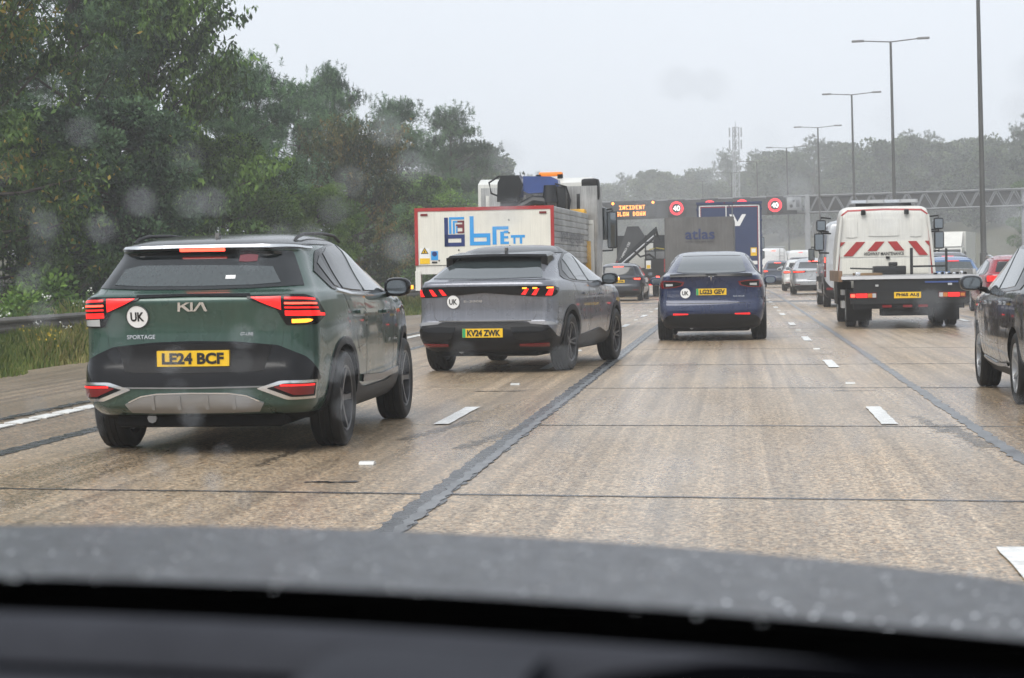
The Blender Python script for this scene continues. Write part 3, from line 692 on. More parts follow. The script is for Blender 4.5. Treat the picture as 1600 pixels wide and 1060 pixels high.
def rim_mesh(r, w, style):
    k = ('r', r, w, style)
    if k not in _WM:
        h = w/2; mb = MB(); r *= 1.06
        mb.lathe([(r,h*.80),(r*.98,h*.90),(r*.92,h*.86),(r*.90,h*.2),(r*.88,-h*.7)], 36, 'x')
        mb.lathe([(0,h*.66),(r*.16,h*.64),(r*.20,h*.5),(r*.2,h*.2)], 20, 'x')
        ns, sw = {'five': (5,.17), 'ten': (10,.08), 'multi': (7,.10), 'twin': (5,.20), 'cover': (9,.15), 'steel': (8,.22)}[style]
        for i in range(ns):
            a = 2*math.pi*i/ns
            for d in ((-.16, .16) if style == 'twin' else (0,)):
                ca, sa = math.cos(a+d), math.sin(a+d); tx, ty = -sa, ca; q = sw*r*(.45 if style == 'twin' else 1)
                v = []
                for rad, hw, x in ((r*.13, q*.55, h*.62), (r*.55, q*.40, h*.70), (r*.95, q*.62, h*.84)):
                    for sgn in (-1, 1): v.append((x, ca*rad+tx*hw*sgn, sa*rad+ty*hw*sgn)); v.append((x-.03, ca*rad+tx*hw*1.2*sgn, sa*rad+ty*hw*1.2*sgn))
                mb.add(v, [(0,2,6,4),(4,6,10,8),(1,0,4,5),(5,4,8,9),(2,3,7,6),(6,7,11,10)])
        _WM[k] = mb.mesh('rim', 30)
    return _WM[k]
# ---------------------------------------------------------------- green SUV, nearest on the left
def green_suv():
    P = paint('green_paint', (.035,.075,.058), .55, .30)
    rows = [(.24,.80,.30,4.25,.22,.30,.25,.35),(.31,.875,.09,4.40,.22,.30,.30,.45),(.38,.905,.015,4.47,.20,.28,.30,.5),(.50,.925,.0,4.50,.18,.26,.30,.5),
            (.60,.93,.015,4.51,.18,.26,.30,.5),(.72,.932,.05,4.50,.18,.27,.32,.5),(.90,.930,.055,4.45,.17,.27,.35,.5),(1.02,.922,.04,4.30,.15,.26,.38,.5),(1.10,.912,.025,3.9,.14,.25,.4,.5),
            (1.145,.90,.05,3.45,.16,.25,.4,.45),(1.19,.87,.135,3.25,.2,.28,.35,.4),(1.30,.808,.235,2.95,.2,.30,.3,.4),(1.435,.745,.36,2.55,.2,.3,.28,.4),(1.465,.725,.335,2.46,.18,.28,.28,.4),
            (1.49,.705,.33,2.38,.18,.26,.26,.4),(1.525,.665,.46,2.25,.2,.3,.25,.4),(1.557,.58,.75,2.05,.2,.3,.2,.3),(1.578,.47,1.05,1.9,.2,.3,.2,.3),(1.588,.3,1.3,1.75,.1,.1,.1,.1)]
    c = Car('suv_car', 'dark green SUV with black roof, yellow plate LE24 BCF and round UK sticker', 'cars queueing on the motorway', (-3.81,13.66,0), 0, rows, taper=.085)
    c.body(P, [(.93,.36,.405,.93),(3.61,.36,.405,.93)], UNDER, .30)
    # black roof skin, window glass
    c.patch('roof_panel', GLOSS_BL, 'wrap', [(-.99,1.492),(-.66,1.505),(0,1.505),(.66,1.505),(.99,1.492)], [(-.99,1.470),(-.66,1.466),(0,1.466),(.66,1.466),(.99,1.470)], .006, 40, 5)
    rf = []
    v = []; f = []; N = 46
    zs = list(np.linspace(1.497, 1.588, 14))
    for z in zs:
        o = c.at(z); o2 = [(x,y) for x, y in o]+[(-x,y) for x, y in o[-2:0:-1]]
        v += [(x*1.004, y+(.004 if y > 1.5 else -.004), z+.006) for x, y in o2]; n = len(o2)
    f = [(i*n+k, i*n+(k+1)%n, (i+1)*n+(k+1)%n, (i+1)*n+k) for i in range(len(zs)-1) for k in range(n)]+[tuple((len(zs)-1)*n+k for k in range(n))]
    link('roof', pyd(v, f, 'roof', 30), c.root, GLOSS_BL)
    g = c.patch('rear_window', GLASS_DK, 'rear', [(-.62,1.452),(-.3,1.462),(0,1.464),(.3,1.462),(.62,1.452)], [(-.745,1.20),(-.4,1.185),(0,1.18),(.4,1.185),(.745,1.20)], .006, 30, 10)
    c.patch('glass_reflection', GLASS_MD, 'rear', [(-.56,1.33),(-.45,1.355),(0,1.352),(.3,1.345),(.52,1.335)], [(-.61,1.22),(-.4,1.207),(0,1.203),(.4,1.207),(.60,1.22)], .0095, 26, 8, .004, g)  # lighter patch paints the grey reflection in the lower half of the glass
    c.patch('headrest', mat('red_seat_trim', (.14,.02,.03), .5), 'rear', [(.27,1.42),(.33,1.43),(.40,1.42)], [(.27,1.375),(.33,1.37),(.40,1.375)], .0105, 10, 4, .003, g)
    c.patch('inner_sticker', WHITE_ST, 'rear', [(.20,1.275),(.27,1.275)], [(.20,1.25),(.27,1.25)], .0125, 4, 3, .003, g)
    c.stripe('roof_edge_trim', CHROME, 'wrap', [(-1.0,1.472),(-.66,1.484),(0,1.490),(.66,1.484),(1.0,1.472)], .013, .012, 40)
    c.patch('third_brake_light', RED_HOT, 'rear', [(-.165,1.480),(.165,1.480)], [(-.165,1.463),(.165,1.463)], .012, 14, 3)
    for k in ('right', 'left'):
        c.patch('window_frame', GLOSS_BL, k, [(.62,1.30),(.85,1.455),(1.2,1.492),(1.75,1.508),(2.25,1.488),(2.62,1.38),(3.10,1.19)], [(.74,1.17),(1.0,1.135),(1.5,1.118),(2.0,1.11),(2.5,1.115),(2.85,1.12),(3.12,1.13)], .006, 44, 8)
        c.patch('side_window', GLASS_DK, k, [(.98,1.43),(1.2,1.478),(1.62,1.498)], [(1.02,1.17),(1.3,1.155),(1.64,1.147)], .0105, 16, 8)
        c.patch('side_window', GLASS_MD, k, [(1.74,1.50),(2.1,1.488),(2.5,1.40),(2.92,1.23)], [(1.76,1.145),(2.1,1.14),(2.5,1.14),(2.94,1.15)], .0105, 20, 8)
        c.patch('quarter_window', GLASS_DK, k, [(.76,1.36),(.88,1.415)], [(.84,1.19),(.92,1.18)], .0105, 6, 6)
        c.stripe('waist_trim', CHROME, k, [(.80,1.158),(1.2,1.128),(2.0,1.104),(2.8,1.112),(3.1,1.13)], .016, .016, 30)
        c.patch('sill_cladding', BLACK_PL, k, [(1.36,.45),(1.6,.40),(2.6,.40),(3.18,.46)], [(1.34,.26),(1.7,.26),(2.6,.26),(3.2,.26)], .012, 20, 5)
        c.patch('door_trim', GLOSS_BL, k, [(1.5,.50),(2.3,.47),(3.1,.49)], [(1.5,.445),(2.3,.42),(3.1,.44)], .018, 20, 4)
        for ya in (.93, 3.61):
            a = np.linspace(-.15, math.pi+.15, 26); ro, ri = .455, .400
            c.patch('arch_trim', BLACK_PL, k, [(ya-ro*math.cos(t), max(.36+ro*math.sin(t), .27)) for t in a], [(ya-ri*math.cos(t), max(.36+ri*math.sin(t), .27)) for t in a], .012, 44, 4)
        c.seam(k, [(1.70,1.12),(1.70,.85),(1.68,.47)]); c.seam(k, [(2.86,1.11),(2.93,.8),(2.88,.48)]); c.seam(k, [(.98,1.13),(1.22,.95),(1.42,.68)])
    # tail lamps: dark housing, lit red bars, amber indicator on the right
    for sg in (1, -1):
        S = lambda pts: [(sg*a, z) for a, z in pts] if sg > 0 else [(sg*a, z) for a, z in pts][::-1]
        h = c.patch('tail_lamp', GLOSS_BL, 'wrap', S([(.39,1.135),(.6,1.135),(.80,1.135),(1.0,1.10),(1.12,1.005)]), S([(.39,1.118),(.60,1.035),(.66,.925),(.92,.925),(1.12,.985)]), .010, 34, 8)
        c.patch('inner_lamp', RED_LIT, 'wrap', S([(.42,1.122),(.63,1.122)]), S([(.42,1.119),(.63,1.035)]), .0135, 12, 6, .005, h)
        for i in range(4):
            z = 1.108-i*.030; m = RED_HOT if i == 1 else RED_LIT
            c.stripe('light_bar', m, 'wrap', S([(.655,z+.004),(.80,z),(.93+.02*i,z-.006)]), .012 if i < 3 else .016, .0135, 12, h, .006)
        c.stripe('light_bar', RED_LIT, 'wrap', S([(.655,1.005),(.85,.998),(1.10,.992)]), .022, .0135, 14, h, .006)
        if sg > 0: c.patch('indicator', AMBER, 'wrap', S([(.70,.968),(.83,.968),(.87,.960)]), S([(.70,.940),(.80,.940),(.85,.948)]), .0135, 12, 4, .005, h)
        else: c.patch('indicator', CLEAR_LENS, 'wrap', S([(.69,.985),(.90,.975)]), S([(.69,.935),(.86,.935)]), .0135, 10, 4, .005, h)
    c.patch('lamp_strip', GLOSS_BL, 'rear', [(-.41,1.146),(0,1.150),(.41,1.146)], [(-.41,1.126),(0,1.136),(.41,1.126)], .010, 24, 3)
    # lower black panel with the plate, bumper trims
    lp = c.patch('lower_panel', GLOSS_BL, 'wrap', [(-.95,.60),(-.80,.70),(-.6,.785),(-.3,.815),(0,.822),(.3,.815),(.6,.785),(.80,.70),(.95,.60)], [(-1.02,.535),(-.7,.505),(0,.50),(.7,.505),(1.02,.535)], .008, 46, 9)
    c.patch('plate_recess', BLACK_PL, 'rear', [(-.56,.79),(-.3,.80),(0,.803),(.3,.80),(.56,.79)], [(-.50,.61),(-.44,.60),(0,.595),(.44,.60),(.50,.61)], .012, 30, 6, .006, lp)
    c.stripe('bumper_line', SATIN, 'wrap', [(-.52,.497),(0,.492),(.52,.497)], .008, .012, 24)
    sk = c.patch('skid_plate', SATIN, 'rear', [(-.50,.385),(-.38,.435),(-.26,.452),(0,.455),(.26,.452),(.38,.435),(.50,.385)], [(-.46,.335),(-.3,.33),(0,.328),(.3,.33),(.46,.335)], .022, 30, 6, .03)
    for x in (-.29,-.10,.10,.29): c.stripe('rib', SATIN, 'rear', [(x-.012,.40),(x+.012,.40)], .085, .030, 4, sk)
    c.stripe('skid_edge', CHROME, 'rear', [(-.47,.40),(-.38,.438),(-.26,.455),(0,.459),(.26,.455),(.38,.438),(.47,.40)], .009, .026, 30, sk)
    for sg in (1, -1):
        S = lambda pts: [(sg*a, z) for a, z in pts] if sg > 0 else [(sg*a, z) for a, z in pts][::-1]
        fr = c.patch('fog_lamp_bezel', CHROME, 'wrap', S([(.46,.487),(.62,.535),(.93,.535)]), S([(.46,.481),(.66,.405),(.91,.405)]), .014, 16, 6)
        c.patch('bezel_inner', GLOSS_BL, 'wrap', S([(.53,.487),(.65,.516),(.905,.516)]), S([(.53,.482),(.69,.424),(.89,.424)]), .018, 14, 5, .006, fr)
        c.patch('reflector', RED_LENS, 'wrap', S([(.58,.497),(.67,.508),(.88,.508)]), S([(.58,.490),(.71,.438),(.87,.438)]), .021, 12, 5, .005, fr)
        c.stripe('red_line', RED_LIT, 'wrap', S([(.62,.503),(.88,.503)]), .012, .0235, 8, fr, .005)
        c.seam('rear', [(sg*.665,1.19),(sg*.655,1.05),(sg*.63,.80),(sg*.56,.62),(sg*.5,.60)])
    # badges
    lg = [[(0,0),(.20,0),(.26,1),(.06,1)],[(.18,.36),(.34,.52),(1.02,1),(.72,1),(.2,.62)],[(.34,.52),(.78,0),(1.08,0),(.56,.70)],[(1.0,0),(1.2,0),(1.26,1),(1.06,1)],[(1.2,0),(1.42,0),(1.98,1),(1.76,1)],[(1.80,1),(2.06,1),(2.34,0),(2.10,0)]]
    vv = []; ff = []
    for poly in lg: ff.append(tuple(range(len(vv), len(vv)+len(poly)))); vv += [((a-1.17)/2.34, b-.5) for a, b in poly]
    c.decal('maker_badge', CHROME, 'rear', vv, ff, 0, 1.065, .062, .215, .012)
    c.word('model_badge', 'SPORTAGE', CHROME, 'rear', -.385, .855, .030, .21, .010, .02)
    c.word('trim_badge', 'GT-LINE', CHROME, 'rear', .38, .868, .024, .09, .010, .01)
    c.uk(-.405, 1.0, .083); c.plate('LE24 BCF', .70)
    for sg in (1, -1):
        x = sg*.60
        MB().tube([(x,.66,1.520),(x,.76,1.555),(x,1.0,1.583),(x,1.6,1.596),(x,2.1,1.583),(x,2.3,1.54)], .013, 8).build('roof_rail', BLACK_PL, c.root)
    c.fin(.80, GLOSS_BL); c.mirror(2.82, 1.16, GLOSS_BL, True); c.handle(1.42, .985, P); c.handle(2.52, .965, P)
    c.underside(.62, .18, 4.0, .20, .5); c.wheels(.93, 3.61, .925, .355, .235, ALLOY_D, 'five')
    MB().box(-.55,.45,.22,.6,.245,.32,.03).build('silencer', SATIN, c.root)
    return c
green_suv()
# ---------------------------------------------------------------- grey coupe SUV pulling across the lane line
def mirror_pts(sg, pts): return [(sg*a, z) for a, z in pts] if sg > 0 else [(sg*a, z) for a, z in pts][::-1]
def arch_trims(c, ys, r, ro, ri, z0, zmin, m):
    for k in ('right', 'left'):
        for ya in ys:
            a = np.linspace(-.1, math.pi+.1, 26)
            c.patch('arch_trim', m, k, [(ya-ro*math.cos(t), max(z0+ro*math.sin(t), zmin)) for t in a], [(ya-ri*math.cos(t), max(z0+ri*math.sin(t), zmin)) for t in a], .012, 40, 4)
def roof_skin(c, z0, m, n=12):
    v = []
    for z in np.linspace(z0, c.z[-1], n):
        o = c.at(z); o2 = [(x,y) for x, y in o]+[(-x,y) for x, y in o[-2:0:-1]]; N = len(o2)
        v += [(x*1.004, y+(.004 if y > 1.5 else -.004), z+.006) for x, y in o2]
    f = [(i*N+k, i*N+(k+1)%N, (i+1)*N+(k+1)%N, (i+1)*N+k) for i in range(n-1) for k in range(N)]+[tuple((n-1)*N+k for k in range(N))]
    link('roof', pyd(v, f, 'roof', 30), c.root, m)
def grey_suv():
    P = paint('grey_paint', (.165,.172,.195), 1.1, .30)
    rows = [(.26,.80,.28,4.3,.22,.3,.25,.35),(.33,.88,.07,4.42,.2,.28,.3,.45),(.42,.915,.01,4.5,.18,.26,.3,.5),(.52,.935,.0,4.53,.16,.25,.3,.5),(.60,.943,.02,4.54,.15,.25,.3,.5),(.66,.945,.075,4.54,.15,.26,.3,.5),
            (.80,.945,.085,4.5,.15,.27,.35,.5),(.95,.94,.075,4.4,.15,.27,.38,.5),(1.03,.932,.06,4.2,.14,.26,.4,.5),(1.10,.918,.055,3.8,.14,.26,.4,.5),(1.145,.90,.075,3.4,.16,.27,.4,.45),(1.175,.875,.19,3.25,.2,.3,.35,.4),
            (1.28,.81,.45,2.95,.22,.32,.3,.4),(1.40,.74,.75,2.6,.22,.32,.28,.4),(1.49,.68,1.0,2.38,.22,.32,.25,.4),(1.55,.61,1.25,2.2,.2,.3,.25,.4),(1.59,.50,1.5,2.05,.2,.2,.2,.2),(1.605,.3,1.65,1.9,.1,.1,.1,.1)]
    c = Car('coupe_suv_car', 'grey metallic coupe SUV with roof spoiler and plate KV24 ZWK crossing the lane line', 'cars queueing on the motorway', (-3.14,24.55,0), R(-8.5), rows)
    c.body(P, [(.92,.365,.415,.945),(3.66,.365,.415,.945)], BLACK_PL, .36)
    roof_skin(c, 1.50, GLOSS_BL)
    c.patch('rear_window', GLASS_MD, 'rear', [(-.52,1.465),(0,1.475),(.52,1.465)], [(-.72,1.19),(0,1.178),(.70,1.19)], .006, 26, 12)
    # spoiler with side fins
    sp = MB(); y0, y1 = .68, 1.15
    sp.add([(-.70,y1,1.475),(-.66,y0+.06,1.452),(-.3,y0,1.462),(0,y0-.01,1.465),(.3,y0,1.462),(.66,y0+.06,1.452),(.70,y1,1.475),(-.6,y1,1.525),(.6,y1,1.525),(-.64,y0+.09,1.482),(-.3,y0+.03,1.492),(0,y0+.02,1.495),(.3,y0+.03,1.492),(.64,y0+.09,1.482)],
           [(0,1,2,3,4,5,6),(1,9,10,2),(2,10,11,3),(3,11,12,4),(4,12,13,5),(7,9,1,0),(8,6,5,13),(7,8,13,12,11,10,9)])
    sp.build('spoiler', GLOSS_BL, c.root)
    for sg in (1, -1): MB().prism([(.71,1.455),(1.0,1.48),(.98,1.42),(.80,1.33),(.72,1.335)], sg*.585, sg*.67).build('spoiler_fin', GLOSS_BL, c.root)
    for k in ('right', 'left'):
        c.patch('window_frame', GLOSS_BL, k, [(.72,1.205),(1.05,1.37),(1.45,1.49),(1.9,1.525),(2.35,1.485),(2.7,1.37),(3.15,1.185)], [(.76,1.165),(1.1,1.125),(1.6,1.11),(2.1,1.10),(2.6,1.105),(2.9,1.115),(3.18,1.135)], .006, 44, 8)
        c.patch('quarter_window', GLASS_DK, k, [(.95,1.27),(1.20,1.40)], [(1.0,1.165),(1.26,1.145)], .0105, 8, 6)
        c.patch('side_window', GLASS_MD, k, [(1.29,1.42),(1.5,1.475),(1.86,1.50)], [(1.33,1.145),(1.6,1.137),(1.88,1.13)], .0105, 14, 8)
        c.patch('side_window', GLASS_MD, k, [(1.96,1.50),(2.3,1.468),(2.6,1.38),(3.0,1.21)], [(1.98,1.13),(2.3,1.127),(2.6,1.13),(3.02,1.15)], .0105, 18, 8)
        c.patch('sill_cladding', BLACK_PL, k, [(1.36,.44),(1.7,.45),(2.5,.50),(3.0,.42),(3.24,.44)], [(1.34,.27),(1.8,.27),(2.6,.27),(3.25,.27)], .012, 24, 5)
        c.seam(k, [(1.92,1.10),(1.92,.8),(1.90,.48)]); c.seam(k, [(2.95,1.11),(3.02,.8),(2.98,.46)]); c.seam(k, [(1.12,1.11),(1.28,.95),(1.42,.7)])
    arch_trims(c, (.92, 3.66), .415, .475, .408, .365, .28, BLACK_PL)
    c.patch('lamp_band', GLOSS_BL, 'wrap', [(-1.10,1.055),(-.9,1.085),(0,1.09),(.9,1.085),(1.10,1.055)], [(-1.10,1.03),(-.9,.955),(-.66,.955),(0,1.01),(.66,.955),(.9,.955),(1.10,1.03)], .008, 50, 6)
    for sg in (1, -1):
        for i, x in enumerate((.50, .63, .80)):
            wd = .075 if i < 2 else .14
            lm = c.patch('tail_lamp', RED_LIT if i < 2 else RED_LIT, 'wrap', mirror_pts(sg, [(x+.04,1.055),(x+.04+wd*.6,1.055)]), mirror_pts(sg, [(x+.02,.985-.01*i),(x+.03+wd*.55,.978-.01*i)]) if False else mirror_pts(sg, [(x-.02,.985-.008*i),(x+wd*.5,.982-.008*i)]), .0125, 8, 5, .006)
            if sg > 0: c.patch('indicator', AMBER, 'wrap', [(x,1.070),(x+wd*.8,1.070)], [(x,1.052),(x+wd*.7,1.052)], .016, 8, 4, .006, lm)
        c.seam('rear', [(sg*.70,1.15),(sg*.70,1.0),(sg*.66,.72),(sg*.62,.66)])
        c.patch('bumper_corner', SATIN, 'wrap', mirror_pts(sg, [(.55,.645),(.86,.64),(.98,.61)]), mirror_pts(sg, [(.60,.615),(.80,.60),(.98,.60)]), .010, 14, 4)
        c.patch('rear_reflector', RED_LENS, 'wrap', mirror_pts(sg, [(.46,.375),(.84,.385)]), mirror_pts(sg, [(.46,.352),(.84,.345)]), .020, 12, 3)
        c.patch('bumper_insert', GLOSS_BL, 'wrap', mirror_pts(sg, [(.36,.575),(.60,.585),(.84,.56)]), mirror_pts(sg, [(.40,.44),(.62,.40),(.90,.45)]), .017, 16, 5, .01)
    c.patch('lower_bumper', BLACK_PL, 'wrap', [(-1.25,.42),(-1.0,.47),(-.80,.61),(-.5,.635),(0,.635),(.5,.635),(.80,.61),(1.0,.47),(1.25,.42)], [(-1.25,.28),(-.8,.27),(0,.27),(.8,.27),(1.25,.28)], .010, 50, 8)
    c.stripe('tailgate_edge', GLOSS_BL, 'rear', [(-.60,.655),(0,.652),(.60,.655)], .018, .008, 24)
    c.word('model_badge', 'PEUGEOT', GLOSS_BL, 'rear', .02, 1.045, .032, .62, .0125, .01)
    c.word('trim_badge', 'E-3008', CHROME, 'rear', -.14, .905, .030, .24, .009, .01)
    c.uk(-.40, .90, .088); c.plate('KV24 ZWK', .51, True)
    c.fin(1.22, GLOSS_BL, 1.545); c.mirror(2.88, 1.15, GLOSS_BL, True); c.handle(1.62, .97, P); c.handle(2.62, .95, P)
    c.underside(.66, .25, 4.1, .21, .5); c.wheels(.92, 3.66, .935, .365, .235, ALLOY_D, 'twin')
grey_suv()
# ---------------------------------------------------------------- blue fastback ahead in our lane
def blue_fastback():
    P = paint('blue_paint', (.004,.013,.055), .3, .28)
    rows = [(.20,.78,.30,4.45,.22,.3,.25,.35),(.28,.87,.10,4.6,.2,.28,.3,.45),(.40,.925,.02,4.7,.18,.26,.35,.5),(.52,.945,.0,4.74,.16,.25,.35,.55),(.62,.952,.015,4.75,.15,.27,.35,.55),(.74,.955,.055,4.74,.15,.30,.35,.55),
            (.90,.95,.06,4.6,.15,.32,.38,.5),(1.0,.935,.05,4.35,.15,.32,.4,.5),(1.08,.91,.035,3.95,.15,.32,.4,.5),(1.125,.885,.03,3.6,.16,.32,.4,.5),(1.15,.86,.09,3.45,.18,.32,.4,.45),(1.175,.835,.30,3.35,.22,.34,.35,.4),
            (1.26,.78,.55,3.1,.2,.34,.3,.4),(1.37,.715,.86,2.8,.2,.34,.28,.4),(1.47,.645,1.25,2.5,.2,.34,.25,.4),(1.52,.59,1.55,2.35,.2,.3,.25,.3),(1.55,.49,1.85,2.2,.15,.15,.15,.15),(1.565,.3,1.95,2.1,.05,.05,.05,.05)]
    c = Car('fastback_car', 'deep blue fastback car with round UK sticker and plate LG23 GEV', 'cars queueing on the motorway', (-.43,34.45,0), 0, rows)
    c.body(P, [(.95,.36,.41,.955),(3.84,.36,.41,.955)], BLACK_PL, .30)
    c.patch('rear_window', GLASS_MD, 'rear', [(-.50,1.53),(0,1.54),(.50,1.53)], [(-.60,1.20),(-.5,1.185),(0,1.178),(.5,1.185),(.60,1.20)], .006, 30, 16)
    c.stripe('heater_line', GLASS_DK, 'rear', [(-.51,1.475),(0,1.48),(.51,1.475)], .006, .009, 20, None, .003)
    c.patch('tail_spoiler', GLOSS_BL, 'rear', [(-.70,1.135),(-.4,1.152),(0,1.155),(.4,1.152),(.70,1.135)], [(-.70,1.112),(-.4,1.118),(0,1.12),(.4,1.118),(.70,1.112)], .030, 30, 4, .04)
    for k in ('right', 'left'):
        c.patch('window_frame', GLOSS_BL, k, [(.95,1.22),(1.3,1.40),(1.8,1.50),(2.2,1.515),(2.5,1.47),(2.9,1.33),(3.3,1.17)], [(1.0,1.15),(1.5,1.12),(2.0,1.10),(2.6,1.09),(3.3,1.10)], .006, 40, 8)
        c.patch('side_window', GLASS_MD, k, [(1.3,1.37),(1.7,1.45),(2.0,1.48)], [(1.35,1.15),(1.7,1.13),(2.02,1.12)], .0105, 14, 8)
        c.patch('side_window', GLASS_MD, k, [(2.1,1.485),(2.45,1.45),(2.8,1.35),(3.1,1.21)], [(2.12,1.12),(2.5,1.11),(2.8,1.11),(3.12,1.12)], .0105, 16, 8)
        c.seam(k, [(2.05,1.09),(2.05,.8),(2.03,.42)]); c.seam(k, [(1.15,1.1),(1.3,.9),(1.42,.6)])
    for sg in (1, -1):
        S = lambda p: mirror_pts(sg, p)
        h = c.patch('tail_lamp', RED_LENS, 'wrap', S([(.46,1.03),(.62,1.055),(.88,1.055),(1.05,1.02)]), S([(.49,.965),(.64,.93),(.88,.92),(1.02,.965)]), .008, 20, 6)
        c.patch('lamp_lens', GLOSS_BL, 'wrap', S([(.50,1.018),(.64,1.035),(.84,1.035)]), S([(.52,.975),(.65,.945),(.82,.94)]), .0115, 14, 5, .005, h)
        c.patch('reversing_lens', CLEAR_LENS, 'wrap', S([(.66,1.0),(.78,1.0)]), S([(.66,.965),(.78,.960)]), .0145, 8, 4, .004, h)
        c.patch('rear_reflector', RED_LIT, 'wrap', S([(.40,.482),(.66,.487)]), S([(.40,.466),(.66,.460)]), .014, 10, 3)  # reflector, not a lamp: its red shine is painted as emission
        c.seam('rear', [(sg*.60,.93),(sg*.575,.75),(sg*.55,.66)])
    c.seam('rear', [(-.55,.66),(0,.655),(.55,.66)]); c.stripe('bumper_crease', P, 'wrap', [(-.9,.675),(0,.67),(.9,.675)], .02, .006, 30)
    c.patch('diffuser', BLACK_PL, 'wrap', [(-.98,.28),(-.75,.455),(-.5,.475),(0,.478),(.5,.475),(.75,.455),(.98,.28)], [(-.98,.24),(-.6,.22),(0,.22),(.6,.22),(.98,.24)], .010, 40, 7)
    T = [[(-.5,.46),(-.3,.54),(0,.57),(.3,.54),(.5,.46),(.43,.34),(.2,.42),(.1,.42),(0,-.5),(-.1,.42),(-.2,.42),(-.43,.34)]]
    c.decal('maker_badge', CHROME, 'rear', T[0], [tuple(range(12))], 0, 1.075, .10, .09, .012)
    c.word('trim_badge', 'DUAL MOTOR', CHROME, 'rear', .47, .775, .022, .19, .009, .0)
    c.uk(-.445, .835, .092); c.plate('LG23 GEV', .855, True)
    c.mirror(3.05, 1.03, P); c.underside(.66, .22, 4.3, .17, .5); c.wheels(.95, 3.84, .95, .36, .255, ALLOY_D, 'five')
blue_fastback()
